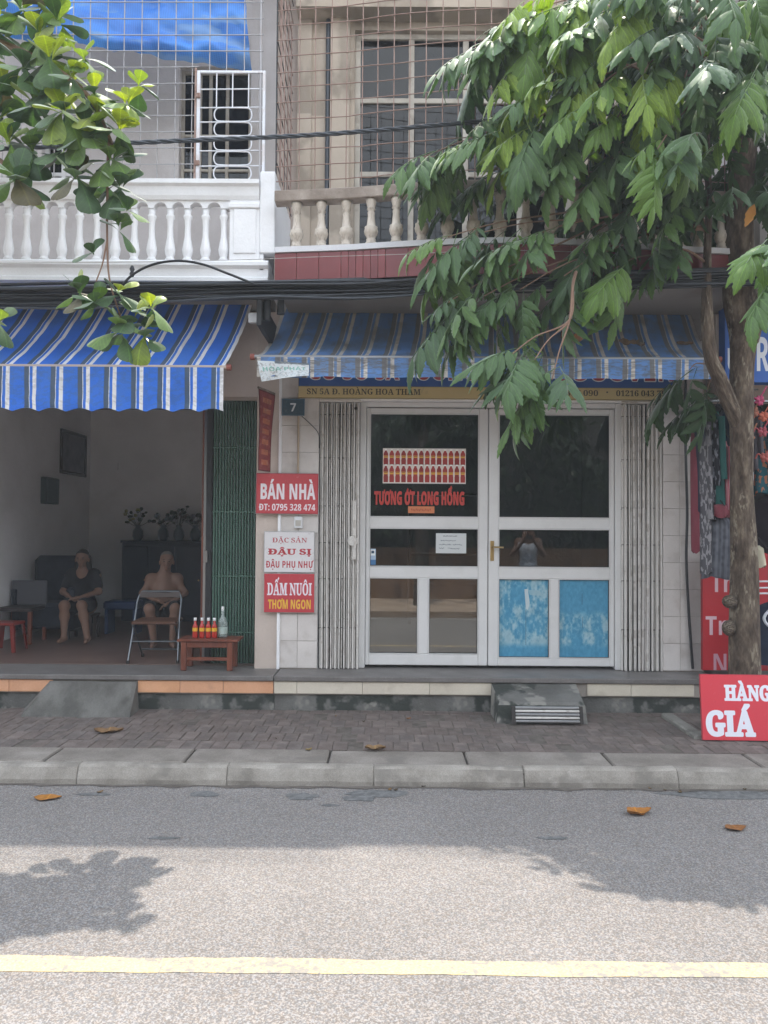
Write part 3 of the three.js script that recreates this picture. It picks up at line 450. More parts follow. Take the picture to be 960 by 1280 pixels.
// ---------------------------------------------------------------- security cages
{
  const R = rng(91), d = 6.36, z = -d, y0 = Y(226, d, 150), y1 = 7.1;
  const cage = thing('window_cage', 'pale welded wire security cage standing on the white balcony parapet', 'security cage');
  const xs = []; for (let px = 326; px > -230; px -= 21.4) xs.push(X(px, d, 110));
  const y2 = Y(88, d, 290), gx0 = X(248, d, 150), gx1 = X(330, d, 150);
  xs.forEach((x, i) => { const inGate = x > gx0 - 0.02 && x < gx1 + 0.02; mesh('bar', rod([x + (R() - 0.5) * 0.008, inGate && i ? y2 : y0, z], [x + (R() - 0.5) * 0.008, y1, z], i ? 0.0046 : 0.011, 6), M.barPale, cage); });
  let k = 0; for (let py = 206; py > -240; py -= 20.2, k++) { const y = Y(py, d, 150), cut = y < y2 + 0.02; mesh('bar', tube([[XL0 + 0.1, y + (R() - 0.5) * 0.012, z + 0.008], [-3, y + (R() - 0.5) * 0.012, z + 0.008], [-2, y + (R() - 0.5) * 0.012, z + 0.008], [cut ? gx0 : X(329, d, 110), y + 0.006, z + 0.008]], 0.0043, 12, 6), M.barPale, cage); }
  // the white hinged gate with ovals
  const gate = new THREE.Group(); gate.name = 'gate'; cage.add(gate);
  const gt = Y(89, d, 290), gb = y0;
  mesh('gate_frame', [bx(gx0 - 0.014, gx0 + 0.014, gb, gt, z - 0.014, z + 0.014, 0.003), bx(gx1 - 0.012, gx1 + 0.012, gb, gt, z - 0.012, z + 0.014, 0.003), bx(gx0 + 0.014, gx1 - 0.012, gt - 0.022, gt, z - 0.01, z + 0.014, 0.003)], M.barWhite, gate);
  mesh('gate_post', bx(gx0 - 0.032, gx0 - 0.015, gb, gt + 0.02, z - 0.014, z + 0.016, 0.003), M.barRust, gate);
  for (const py of [112, 135, 153, 171, 189, 208]) mesh('gate_bar', rod([gx0 + 0.01, Y(py, d, 290), z], [gx1 - 0.01, Y(py - 1, d, 290), z], 0.0058), M.barWhite, gate);
  for (const px of [271, 291, 311]) mesh('gate_bar', rod([X(px, d, 110), Y(135, d, 290), z + 0.004], [X(px, d, 110), gt - 0.02, z + 0.004], 0.0058), M.barWhite, gate);
  for (const py of [144, 162, 180, 198.5, 217]) { const yc = Y(py, d, 290), xa = X(274, d, 150), xb = X(309, d, 150), h = 0.056, pts = []; for (let i = 0; i < 24; i++) { const a = i / 24 * Math.PI * 2, cx = Math.cos(a) > 0 ? xb : xa; pts.push([cx + Math.sign(Math.cos(a)) * Math.abs(Math.cos(a)) * 0.04, yc + Math.sin(a) * h, z + 0.008]); } mesh('oval', tube(pts, 0.0058, 60, 6, true), M.barWhite, gate); }
  mesh('hinge', [bx(gx0 - 0.02, gx0 + 0.02, Y(118, d, 250), Y(124, d, 250), z + 0.012, z + 0.03, 0.004), bx(gx0 - 0.02, gx0 + 0.02, Y(202, d, 250), Y(208, d, 250), z + 0.012, z + 0.03, 0.004)], M.barRust, gate);

  const c2 = thing('window_cage', 'rusty wire security cage above the turned balusters', 'security cage');
  const yb = Y(232, 6.01, 480) - 0.004, yt = 6.5;
  for (let s = 0.06; s < BOWLEN; s += 0.128) { const c = bowAt(s); mesh('bar', rod([c.x + (R() - 0.5) * 0.006, yb, c.z - 0.02], [c.x + (R() - 0.5) * 0.012, yt, c.z - 0.02], 0.0048), M.barRust, c2); }
  for (let i = 0; i < 17; i++) { const y = yb + 0.09 + i * 0.128; mesh('bar', tube(BOW.map(([x, zz]) => [x, y + (R() - 0.5) * 0.014, zz - 0.012]), 0.0044, 40, 5), M.barRust, c2); }
  for (let k = 0; k < 9; k++) { const zz = lerp(-6.32, -7.24, k / 8), xx = XB + 0.045 + (k % 2) * 0.02; mesh('side_bar', rod([xx, Y(216, 6.3, 335), zz], [xx + (R() - 0.5) * 0.02, yt, zz], 0.006), k % 3 ? M.barRust : M.steelDark, c2); }
  for (let i = 0; i < 14; i++) { const y = 4.75 + i * 0.17; mesh('side_bar', rod([XB + 0.055, y, -6.3], [XB + 0.055, y - 0.05, -7.26], 0.0045), i % 3 ? M.barRust : M.steelDark, c2); }
}
// ---------------------------------------------------------------- glazed double door
{
  const door = new THREE.Group(); door.name = 'double_door'; HM.add(door);
  const d = 7.23, x = (px) => X(px, d, 660), y = (py) => Y(py, d, 612), z = ZD, U = M.upvc, c = 0.006;
  mesh('door_frame', [bx(x(449), x(457), PL + 0.002, y(504), z - 0.06, z + 0.03, c), bx(x(768), x(776), PL + 0.002, y(504), z - 0.06, z + 0.03, c), bx(x(457), x(768), y(510), y(504), z - 0.06, z + 0.028, c)], U, door);
  const leaf = (name, a, b, pa, pb, mid0, mid1, yb) => {
    const leafg = new THREE.Group(); leafg.name = name; HM.add(leafg);
    const bot = y(834) , top = y(511), rows = [[518, 647], [661, 709], [723, yb]];
    const b_ = (q, w, e, r, n) => mesh(n, bx(x(q), x(w), y(e), y(r), z - 0.045, z + 0.012, c), U, leafg);
    b_(a, pa, 832, 511, 'stile'); b_(pb, b, 832, 511, 'stile');
    b_(pa, pb, 518, 511, 'rail'); b_(pa, pb, 661, 647, 'rail'); b_(pa, pb, 723, 709, 'rail'); b_(pa, pb, 832, yb, 'rail'); b_(mid0, mid1, yb, 723, 'mullion');
    const name2 = yb < 820 ? M.glassMirror : M.glass, pane = (q, w, e, r, gm = M.glass) => {
      const t = 0.007, X0 = x(q), X1 = x(w), Y0 = y(r), Y1 = y(e);
      mesh('glazing_bead', [bx(X0, X0 + t, Y0, Y1, z - 0.02, z + 0.016, 0.002), bx(X1 - t, X1, Y0, Y1, z - 0.02, z + 0.016, 0.002), bx(X0 + t, X1 - t, Y0, Y0 + t, z - 0.02, z + 0.0155, 0.002), bx(X0 + t, X1 - t, Y1 - t, Y1, z - 0.02, z + 0.0155, 0.002)], U, leafg);
      mesh('gasket', [bx(X0 + t, X0 + t + 0.004, Y0 + t, Y1 - t, z - 0.018, z + 0.004), bx(X1 - t - 0.004, X1 - t, Y0 + t, Y1 - t, z - 0.018, z + 0.004), bx(X0 + t + 0.004, X1 - t - 0.004, Y0 + t, Y0 + t + 0.004, z - 0.018, z + 0.004), bx(X0 + t + 0.004, X1 - t - 0.004, Y1 - t - 0.004, Y1 - t, z - 0.018, z + 0.004)], M.gasket, leafg);
      mesh('pane', bx(X0 + t, X1 - t, Y0 + t, Y1 - t, z - 0.012, z - 0.011), gm, leafg);
    };
    pane(pa, pb, 518, 647); pane(pa, pb, 661, 709); pane(pa, mid0, 723, yb, name2); pane(mid1, pb, 723, yb, name2); return leafg;
  };
  const L = leaf('door_leaf', 457.5, 609.5, 462, 598, 523, 536, 818), Rr = leaf('door_leaf', 610.5, 767.5, 623, 762, 687, 698, 822);
  // blue film behind the two lower right panes
  const film = (seed) => canvasTex(256, 400, (g, w, h) => {
    const R = rng(seed), gr = (i) => fbm(i, 0.5, 8, 3, seed);
    const im = g.createImageData(w, h);
    for (let j = 0; j < h; j++) for (let i = 0; i < w; i++) { const n = fbm(i / w, j / h, 5, 5, seed), f = fbm(i / w, j / h, 24, 3, seed + 3), m = smooth(0.36, 0.62, n * 0.75 + f * 0.25) * (1 - smooth(0.8, 0.9, j / h)) * (seed > 310 ? smooth(0.38, 0.5, j / h) : 1), k = (f - 0.5) * 40, q = (j * w + i) * 4; im.data[q] = lerp(70 + k * 0.7, 146 + k * 0.7, m); im.data[q + 1] = lerp(142 + k * 0.7, 180 + k * 0.7, m); im.data[q + 2] = lerp(176 + k * 0.7, 192 + k * 0.7, m); im.data[q + 3] = 255; }
    g.putImageData(im, 0, 0);
    g.strokeStyle = 'rgba(40,70,90,0.8)'; g.lineWidth = 2;
    if (seed === 301) { g.fillStyle = 'rgba(196,206,208,0.9)'; g.beginPath(); g.moveTo(132, 50); g.lineTo(150, 48); g.lineTo(160, 120); g.lineTo(150, 158); g.lineTo(140, 150); g.closePath(); g.fill(); g.fillStyle = 'rgba(150,180,190,0.8)'; g.beginPath(); g.moveTo(150, 52); g.lineTo(215, 58); g.lineTo(220, 84); g.lineTo(160, 80); g.closePath(); g.fill(); g.beginPath(); g.moveTo(140, 160); g.lineTo(140, 340); g.stroke(); }
    else { g.beginPath(); g.moveTo(120, 70); g.lineTo(120, 130); g.moveTo(124, 190); g.lineTo(122, 250); g.stroke(); }
  });
  const fm = (px0, px1, s) => { const g = new THREE.PlaneGeometry(x(px1) - x(px0) - 0.02, y(723) - y(822) - 0.02); g.translate((x(px0) + x(px1)) / 2, (y(723) + y(822)) / 2, z - 0.0095); mesh('window_film', g, std({ map: film(s), roughness: 0.35 }), Rr); };
  fm(623, 687, 301); fm(698, 762, 317);
  // handle and lock plate on the meeting stile
  const hx = x(615), hy = y(684);
  const h = mesh('handle', [bx(hx - 0.017, hx + 0.017, y(701), y(676), z + 0.012, z + 0.02, 0.003), rod([hx, hy, z + 0.02], [hx, hy, z + 0.06], 0.009, 8), tube([[hx, hy, z + 0.055], [hx + 0.03, hy + 0.002, z + 0.06], [hx + 0.1, hy - 0.001, z + 0.058]], 0.0085, 10, 8)], M.brass, L);
  // things stuck to the panes
  const flat = (name, label, cat, px0, px1, py0, py1, dz, t, rough = 0.6) => { const w = x(px1) - x(px0), hh = y(py0) - y(py1); const g = bx(-w / 2, w / 2, -hh / 2, hh / 2, -0.0012, 0); faceUV(g, w, hh); const o = mesh(name, g, std({ map: t, roughness: rough })); o.position.set((x(px0) + x(px1)) / 2, (y(py0) + y(py1)) / 2, z - 0.011 + dz + 0.0014); return tag(o, label, cat); };
  const bottles = canvasTex(784, 330, (g, w, h) => {
    g.fillStyle = '#d9d2cc'; g.fillRect(0, 0, w, h);
    for (let r = 0; r < 2; r++) for (let i = 0; i < 14; i++) { const cx = 28 + i * 56, y0 = r ? 152 : 8, H = r ? 172 : 150; g.save(); g.translate(cx, y0);
      g.fillStyle = '#e9c8ae'; g.fillRect(-26, H * 0.05, 3, H * 0.8); g.fillStyle = i % 3 ? '#a02c26' : '#8c2420';
      g.beginPath(); g.moveTo(-9, 12); g.lineTo(9, 12); g.bezierCurveTo(10, H * 0.2, 22, H * 0.2, 22, H * 0.36); g.lineTo(19, H * 0.6); g.lineTo(22, H * 0.68); g.lineTo(21, H * 0.97); g.lineTo(-21, H * 0.97); g.lineTo(-22, H * 0.68); g.lineTo(-19, H * 0.6); g.lineTo(-22, H * 0.36); g.bezierCurveTo(-22, H * 0.2, -10, H * 0.2, -9, 12); g.fill();
      g.fillStyle = '#f0ece6'; g.fillRect(-10, 0, 20, 13); g.fillStyle = '#d9a23c'; g.fillRect(-20, H * 0.4, 40, H * 0.14); g.fillStyle = '#7a1f1a'; g.fillRect(-16, H * 0.43, 32, 5); g.restore(); }
    g.strokeStyle = '#8d8680'; g.lineWidth = 2; g.beginPath(); g.moveTo(385, 0); g.lineTo(385, h); g.moveTo(0, 151); g.lineTo(w, 151); g.stroke();
  });
  flat('poster', 'poster of two rows of red sauce bottles on the door glass', 'poster', 478, 582, 561, 605, 0.002, bottles);
  // red lettering cut from vinyl, stuck on the pane
  const lt = canvasTex(1024, 220, (g, w, h) => { g.clearRect(0, 0, w, h); fit(g, 'TƯƠNG ỚT LONG HỒNG', 'bold 84px sans-serif', 6, 1014, 196, 2.1, '#b3392f', '#b3392f', 6); });
  { const w = x(582) - x(467), hh = y(607) - y(634), g = new THREE.PlaneGeometry(w, hh); const o = mesh('window_lettering', g, std({ map: lt, alphaTest: 0.5, roughness: 0.55 })); o.position.set((x(467) + x(582)) / 2, y(620.5), z - 0.0088); tag(o, 'red vinyl lettering across the door glass under the bottle poster', 'lettering'); }
  flat('sticker', 'small orange sticker below the red window lettering', 'sticker', 510, 543, 633.5, 642, 0.002, canvasTex(256, 66, (g, w, h) => { g.fillStyle = '#c8794f'; g.fillRect(0, 0, w, h); g.fillStyle = '#a8512f'; for (let i = 0; i < 13; i++) g.fillRect(30 + i * 15, 22 + (i % 3) * 4, 9, 18); }));
  flat('notice', 'white paper notice taped to the narrow middle door pane', 'notice', 545, 583, 667, 692, 0.002, canvasTex(380, 250, (g, w, h) => { g.fillStyle = '#c9cccc'; g.fillRect(0, 0, w, h); g.strokeStyle = '#55606a'; g.lineWidth = 5; const R = rng(9); for (const [yy, a, b] of [[34, 90, 270], [92, 60, 250], [140, 40, 200], [142, 210, 330], [188, 40, 110], [190, 150, 300]]) { g.beginPath(); for (let q = a; q < b; q += 7) g.lineTo(q, yy + (R() - 0.5) * 14); g.stroke(); } }));
  flat('sticker', 'pale blue sticker low in the corner of the middle door pane', 'sticker', 462.6, 470, 687, 707, 0.002, canvasTex(64, 160, (g, w, h) => { g.fillStyle = '#a9bfd6'; g.fillRect(0, 0, w, h); g.fillStyle = '#e8ecee'; g.fillRect(6, 8, 50, 60); g.fillStyle = '#31506e'; g.fillRect(16, 20, 30, 26); g.fillStyle = '#4a78a8'; g.fillRect(0, 110, w, 50); }));
  // inside the shop, dim: shelf, curtain, table
  const sh = thing('shelf_unit', 'dark shelf unit inside the shop behind the glass', 'shelf'); const sx = 0.9, sz = -10.6;
  mesh('side', bx(sx - 0.6, sx - 0.56, PL, 2.3, sz - 0.4, sz, 0.004), M.woodDark, sh); mesh('side', bx(sx + 0.56, sx + 0.6, PL, 2.3, sz - 0.4, sz, 0.004), M.woodDark, sh);
  for (let i = 0; i < 5; i++) mesh('shelf', bx(sx - 0.56, sx + 0.56, PL + 0.1 + i * 0.42, PL + 0.13 + i * 0.42, sz - 0.38, sz - 0.01, 0.004), M.woodDark, sh);
}
function faceUV(g, w, h) { const p = g.attributes.position, uv = g.attributes.uv; for (let i = 0; i < p.count; i++) uv.setXY(i, p.getX(i) / w + 0.5, p.getY(i) / h + 0.5); return g; }
// ---------------------------------------------------------------- folding steel gates, pushed open
{
  const R = rng(101);
  const gate = (a, b, latch) => {
    const gt = new THREE.Group(); gt.name = 'folding_gate'; HM.add(gt); const d = 7.17, z = -d, y0 = PL + 0.004, y1 = Y(503, d, 430), x0 = X(a, d, 660), x1 = X(b, d, 660), n = 18;
    for (let i = 0; i < n; i++) { const x = lerp(x0 + 0.012, x1 - 0.012, i / (n - 1)), t = (R() - 0.5) * 0.012, w = 0.0056 + R() * 0.0025, zz = z + (i % 2 ? 0.012 : -0.012) + (R() - 0.5) * 0.008;
      const g = bx(-w, w, y0, y1 - R() * 0.012, -0.018, 0.018, 0.003, R() * 3, R() * 3), p = g.attributes.position, ph = R() * 6; for (let k = 0; k < p.count; k++) p.setX(k, p.getX(k) + t * (p.getY(k) - 1.6) / 1.2);
      const o = mesh('slat', g, M.slat, gt); o.position.set(x, 0, zz); o.rotation.y = (R() - 0.5) * 0.5; }
    for (const py of [520, 574, 634, 680, 725, 786]) { const yy = Y(py, d, 430); for (let k = 0; k < 2; k++) mesh('scissor_strap', bx(x0, x1, yy - 0.004 + k * 0.012, yy + k * 0.012 + 0.002, z - 0.012 + k * 0.012, z - 0.006 + k * 0.012), M.slatDark, gt); }
    mesh('guide_rail', bx(x0 - 0.005, x1 + 0.005, y1, y1 + 0.025, z - 0.03, z + 0.03, 0.004), M.slat, gt);
    if (latch) { const lx = X(443, d, 660); mesh('latch', [bx(lx - 0.018, lx + 0.02, Y(700, d, 443), Y(625, d, 443), z + 0.02, z + 0.04, 0.006), capped([lx - 0.012, Y(676, d, 443), z + 0.03], [lx - 0.012, Y(676, d, 443), z + 0.052], 0.05, 0.046, 18), bx(lx - 0.0, lx + 0.02, Y(686, d, 443), Y(668, d, 443), z + 0.052, z + 0.06, 0.003)], M.slat, gt); mesh('top_knob', capped([lx + 0.005, Y(511, d, 443), z], [lx + 0.005, Y(511, d, 443), z + 0.03], 0.014), M.steelDark, gt); }
  };
  gate(399, 449, true); gate(776.5, 827, false);
  // green ribbed gate of the open room
  const gg = new THREE.Group(); gg.name = 'folding_gate'; HL.add(gg); const d = 7.40, z = -d, y0 = PL + 0.006, y1 = Y(496, 7.15, 290), x0 = X(266, d, 660), x1 = X(320, d, 660), n = 15;
  for (let i = 0; i < n; i++) { const w = (x1 - x0) / n, x = x0 + w * i; const g = hull([[x + 0.001, y0, z], [x + w - 0.001, y0, z], [x + w * 0.3, y0, z + 0.022], [x + w * 0.7, y0, z + 0.022], [x + 0.001, y1, z], [x + w - 0.001, y1, z], [x + w * 0.3, y1, z + 0.022], [x + w * 0.7, y1, z + 0.022]], R() * 3); mesh('slat', g, M.greenPaint, gg); }
  for (const py of [560, 640, 720, 790]) mesh('strap', bx(x0, x1, Y(py, d, 290) - 0.006, Y(py, d, 290) + 0.006, z + 0.0225, z + 0.0245), M.greenPaint, gg);
  mesh('edge_channel', bx(X(258, d, 660), x0 - 0.002, y0, y1, z - 0.06, z + 0.03, 0.006), M.steelDark, gg);
  const px = X(256, 7.38, 660); // bright steel lead post with lock
  mesh('lead_post', bx(px - 0.012, px + 0.013, y0 + 0.05, y1, -7.415, -7.37, 0.003), M.chrome, gg);
  mesh('wood_stop', bx(px - 0.045, px - 0.016, y0, y1, -7.48, -7.43, 0.003), M.wood, gg);
  mesh('lock', [bx(px - 0.004, px + 0.034, Y(703, 7.37, 258), Y(688, 7.37, 258), -7.37, -7.345, 0.004), bx(px + 0.006, px + 0.02, Y(700, 7.37, 258), Y(692, 7.37, 258), -7.346, -7.338, 0.002)], M.chrome, gg);
}
// ---------------------------------------------------------------- signs and boards
function board(name, label, cat, c, w, h, _, t, { depth = 0.012, rim, rotX = 0, rotY = 0, rotZ = 0, rough = 0.5, side = 0xb0b0b0 } = {}) {
  const g = thing(name, label, cat, undefined, c.isVector3 ? c.toArray() : c); g.rotation.set(rotX, rotY, rotZ);
  mesh('panel', bx(-w / 2, w / 2, -h / 2, h / 2, -depth, 0, 0.002), std({ color: side, roughness: 0.6 }), g);
  const f = new THREE.PlaneGeometry(w - 0.006, h - 0.006, 6, 6); f.translate(0, 0, 0.0018); mesh('printed_face', f, std({ map: t, roughness: rough }), g);
  if (rim) mesh('rim', [bx(-w / 2 - 0.004, w / 2 + 0.004, h / 2, h / 2 + 0.008, -depth, 0.006, 0.002), bx(-w / 2 - 0.004, w / 2 + 0.004, -h / 2 - 0.008, -h / 2, -depth, 0.006, 0.002)], std({ color: rim, roughness: 0.6 }), g);
  return g;
}
function fit(g, t, font, x0, x1, y, sy, fill, stroke, lw = 0) {   // a line of text stretched between x0 and x1, sy times as tall; tone marks that the font lacks are drawn by hand
  g.save(); g.font = font; const S = +/(\d+)px/.exec(font)[1], list = [...t].map((ch) => {
    if (ch.charCodeAt(0) < 0x180) return { b: ch, m: [] };
    const d = [...ch.normalize('NFD')], hat = d.find((c) => c === '\u0302' || c === '\u0306'), b = (d[0] + (hat || '')).normalize('NFC'); return { b, m: d.slice(1).filter((c) => c !== hat), hat };
  });
  const W = list.reduce((w, c) => w + g.measureText(c.b).width, 0); g.translate(x0, y); g.scale((x1 - x0) / W, sy); g.lineJoin = 'round'; let x = 0;
  for (const pass of stroke ? [1, 0] : [0]) { x = 0; for (const { b, m, hat } of list) {
    const w = g.measureText(b).width; if (pass) { g.lineWidth = lw; g.strokeStyle = stroke; g.strokeText(b, x, 0); } else { g.fillStyle = fill; g.fillText(b, x, 0); }
    for (const c of m) { const ox = x + w / 2 + (hat ? S * 0.2 : 0), oy = -S * (hat ? 0.96 : 0.8); g.lineWidth = S * 0.1 + (pass ? lw : 0); g.strokeStyle = pass ? stroke : fill; g.lineCap = 'butt'; g.beginPath();
      if (c === '\u0301') { g.moveTo(ox - S * 0.05, oy + S * 0.06); g.lineTo(ox + S * 0.09, oy - S * 0.1); } else if (c === '\u0300') { g.moveTo(ox + S * 0.05, oy + S * 0.06); g.lineTo(ox - S * 0.09, oy - S * 0.1); }
      else if (c === '\u0309') { g.lineWidth *= 0.75; g.arc(ox, oy - S * 0.04, S * 0.055, Math.PI, Math.PI * 2.4); } else if (c === '\u0323') { g.arc(x + w / 2, S * 0.16, S * 0.028, 0, 7); } else if (c === '\u031b') { g.moveTo(x + w * 0.84, -S * 0.64); g.quadraticCurveTo(x + w * 1.04, -S * 0.66, x + w * 1.0, -S * 0.84); }
      g.stroke(); }
    x += w; } }
  g.restore();
}
const weather = (g, w, h, seed, a = 0.1) => { const R = rng(seed); for (let i = 0; i < 260; i++) { g.fillStyle = R() < 0.5 ? `rgba(60,50,45,${a * R()})` : `rgba(235,225,215,${a * R()})`; g.beginPath(); g.ellipse(R() * w, R() * h, 2 + R() * 26, 1 + R() * 10, R() * 3, 0, 7); g.fill(); } };
const rectOn = (px0, px1, py0, py1, d) => { const a = at(px0, py0, d), b = at(px1, py1, d), c = at((px0 + px1) / 2, (py0 + py1) / 2, d); return [c, b.x - a.x, a.y - b.y]; };
{
  let [c, w, h] = rectOn(320, 398, 591, 643, 7.09);
  board('sale_sign', 'red board with big white letters about a house for sale on the pillar', 'sign', c, w, h, 0, canvasTex(780, 520, (g, W, H) => {
    g.fillStyle = '#bd444b'; g.fillRect(0, 0, W, H); weather(g, W, H, 3); g.strokeStyle = '#8e2a32'; g.lineWidth = 8; g.strokeRect(6, 6, W - 12, H - 12);
    fit(g, 'BÁN NHÀ', 'bold 100px sans-serif', 44, 742, 330, 2.7, '#e6dfe4', '#e6dfe4', 3); fit(g, 'ĐT: 0795 328 474', 'bold 60px sans-serif', 36, 746, 476, 1.95, '#e6dfe4');
  }), { rotZ: -0.004 });
  [c, w, h] = rectOn(330, 393, 664, 716, 7.098);
  board('food_sign', 'white board with three lines of red lettering on the pillar', 'sign', c, w, h, 0, canvasTex(630, 520, (g, W, H) => {
    g.fillStyle = '#d8d5d6'; g.fillRect(0, 0, W, H); weather(g, W, H, 4, 0.07); g.strokeStyle = '#a09a9a'; g.lineWidth = 4; g.strokeRect(3, 3, W - 6, H - 6);
    fit(g, 'ĐẶC SẢN', 'bold 70px serif', 100, 540, 138, 1.2, '#b04a50'); fit(g, 'ĐẬU SỊ', 'bold 80px serif', 48, 594, 292, 1.25, '#b0303a', '#b0303a', 4); fit(g, 'ĐẬU PHỤ NHỰ', 'bold 80px sans-serif', 22, 616, 462, 1.5, '#b0303a');
  }));
  [c, w, h] = rectOn(330, 393, 716.6, 766, 7.096);
  board('food_sign', 'red board with white and yellow lettering below the white board', 'sign', c, w, h, 0, canvasTex(630, 490, (g, W, H) => {
    g.fillStyle = '#b93c45'; g.fillRect(0, 0, W, H); weather(g, W, H, 5, 0.08); fit(g, 'DẤM NUÔI', 'bold 100px serif', 36, 600, 270, 2.1, '#e4dde4', '#e4dde4', 3); fit(g, 'THƠM NGON', 'bold 80px sans-serif', 50, 594, 446, 2.0, '#e0b23c', '#e0b23c', 2);
  }));
  [c, w, h] = rectOn(352, 381, 498, 520, 7.1);
  board('house_number', 'dark blue house number plate on the pillar under the awning end', 'number plate', c, w, h, 0, canvasTex(290, 220, (g, W, H) => { g.fillStyle = '#2c4554'; g.fillRect(0, 0, W, H); weather(g, W, H, 6, 0.08); g.strokeStyle = '#3c6078'; g.lineWidth = 8; g.strokeRect(6, 6, W - 12, H - 12); fit(g, '7', 'bold 150px sans-serif', 104, 186, 166, 1, '#d6dade'); }), { depth: 0.006, rough: 0.35 });
  // narrow red hanging banner seen almost edge-on beside the pillar
  const bn = thing('hanging_banner', 'narrow faded red banner hung edge-on at the pillar under the awning', 'banner');
  const a = at(323, 486, 6.78), b = at(343, 494, 7.1), a2 = at(323.5, 588, 6.78), b2 = at(337, 590, 7.1);
  mesh('cloth', sheet(6, 12, (u, v) => { const p = a.clone().lerp(b, u), q = a2.clone().lerp(b2, u); p.lerp(q, v); p.x += Math.sin(v * 5 + u * 2) * 0.006; return p; }, 0.003), std({ map: canvasTex(128, 512, (g, W, H) => { g.fillStyle = '#8e3b3a'; g.fillRect(0, 0, W, H); g.fillStyle = '#b86a4c'; for (let i = 0; i < 7; i++) g.fillRect(30, 40 + i * 66, 70, 34); g.strokeStyle = '#6a2a2c'; g.lineWidth = 10; g.strokeRect(3, 3, W - 6, H - 6); weather(g, W, H, 8, 0.12); }), roughness: 0.8 }), bn);
  mesh('top_batten', rod(a.clone().add(new THREE.Vector3(0, 0.012, 0)), b.clone().add(new THREE.Vector3(0, 0.012, 0)), 0.012, 8), M.rail, bn);
  // shop sign over the door
  [c, w, h] = rectOn(373, 850, 436, 500, 7.1);
  board('shop_sign', 'long blue and yellow shop sign over the door, half under the awning', 'sign', c, w, h, 0, canvasTex(2048, 276, (g, W, H) => {
    g.fillStyle = '#1f4f93'; g.fillRect(0, 0, W, H); const yy = H * (486 - 436) / 64; g.fillStyle = '#c6b17a'; g.fillRect(0, yy - 4, W, H); g.fillStyle = '#8a7338'; g.fillRect(0, yy - 5, W, 3);
    const px = (p) => (p - 373) / 477 * W, by = H * (475.5 - 436) / 64;
    fit(g, 'CƠ SỞ SX TƯƠNG ỚT', 'bold 130px sans-serif', px(384), px(640), by, 1.05, '#a8343a', '#dfe0e2', 10); fit(g, 'GOUOVEN', 'bold 130px sans-serif', px(690), px(846), by, 1.05, '#a8343a', '#dfe0e2', 10);
    fit(g, 'SN 5A Đ. HOÀNG HOA THÁM', 'bold 48px serif', px(383), px(526), H - 18, 0.95, '#2b2619'); fit(g, 'ĐT: 0292 817 090', 'bold 48px serif', px(656), px(748), H - 18, 0.95, '#2b2619'); fit(g, '·', 'bold 60px serif', px(757), px(761), H - 18, 1, '#2b2619'); fit(g, '01216 043 795', 'bold 48px serif', px(770), px(838), H - 18, 0.95, '#2b2619');
    weather(g, W, H, 12, 0.08);
  }), { depth: 0.05, side: 0x9a8a5a });
  // conduit, socket on the pillar, black down-cable on the right pillar
  const cd = X(373, 7.12, 540); tag(mesh('conduit', [rod([cd, Y(592, 7.12, 373), -7.118], [cd, Y(492, 7.12, 373), -7.118], 0.0095, 8)], std({ color: 0xb2a08a, roughness: 0.6 })), 'beige conduit pipe running down the pillar beside the number plate', 'pipe');
  const so = thing('socket_box', 'small white socket box below the red sale board', 'socket', undefined, at(373, 653, 7.12).toArray()); mesh('case', bx(-0.038, 0.038, -0.055, 0.055, -0.02, 0.018, 0.006), M.plasticWhite, so); mesh('cover', bx(-0.024, 0.024, -0.032, 0.02, 0.0185, 0.026, 0.003), std({ color: 0xb9b4ac, roughness: 0.5 }), so);
  tag(mesh('down_cable', tube([at(857, 470, 7.11), at(857, 560, 7.112), at(859, 640, 7.11), at(858, 700, 7.112), at(862, 780, 7.11), at(866, 836, 7.11)], 0.013, 40, 8), M.cable), 'thick black cable running down the tiled right pillar', 'cable');
  tag(mesh('thin_cable', tube([at(377, 520, 7.12), at(388, 530, 7.12), at(398, 542, 7.1), at(399, 560, 7.1)], 0.004, 20, 6), M.cable), 'thin black cable slanting from the number plate to the gate', 'cable');
  // red upright sign and blue signboard of the clothes shop
  const d2 = 7.0, lx = X(878, d2, 770), rx = X(960, d2, 770), ty = Y(690, d2, 900), by = Y(838, d2, 900);
  board('menswear_sign', 'upright red sign with three lines of white lettering behind the tree trunk', 'sign', [(lx + rx) / 2, (ty + by) / 2, -d2], rx - lx, ty - by, 0, canvasTex(820, 1480, (g, W, H) => {
    g.fillStyle = '#b5242e'; g.fillRect(0, 0, W, H); weather(g, W, H, 14, 0.06); const tx = (p) => (p - 878) * 10, tyy = (p) => (p - 690) * 10;
    fit(g, 'Thời', 'bold 300px sans-serif', tx(888), tx(944), tyy(740), 1.15, '#d7b9c2'); fit(g, 'Trang', 'bold 300px sans-serif', tx(881), tx(956), tyy(794), 1.1, '#d7b9c2'); fit(g, 'Nam', 'bold 300px sans-serif', tx(889), tx(951), tyy(841), 1.1, '#c294a2');
  }), { depth: 0.04, side: 0x8a2028 });
  const d3 = 6.55, sx0 = X(906, d3, 450), sx1 = X(1180, d3, 450), sy1 = Y(384, d3, 930), sy0 = Y(478, d3, 930);
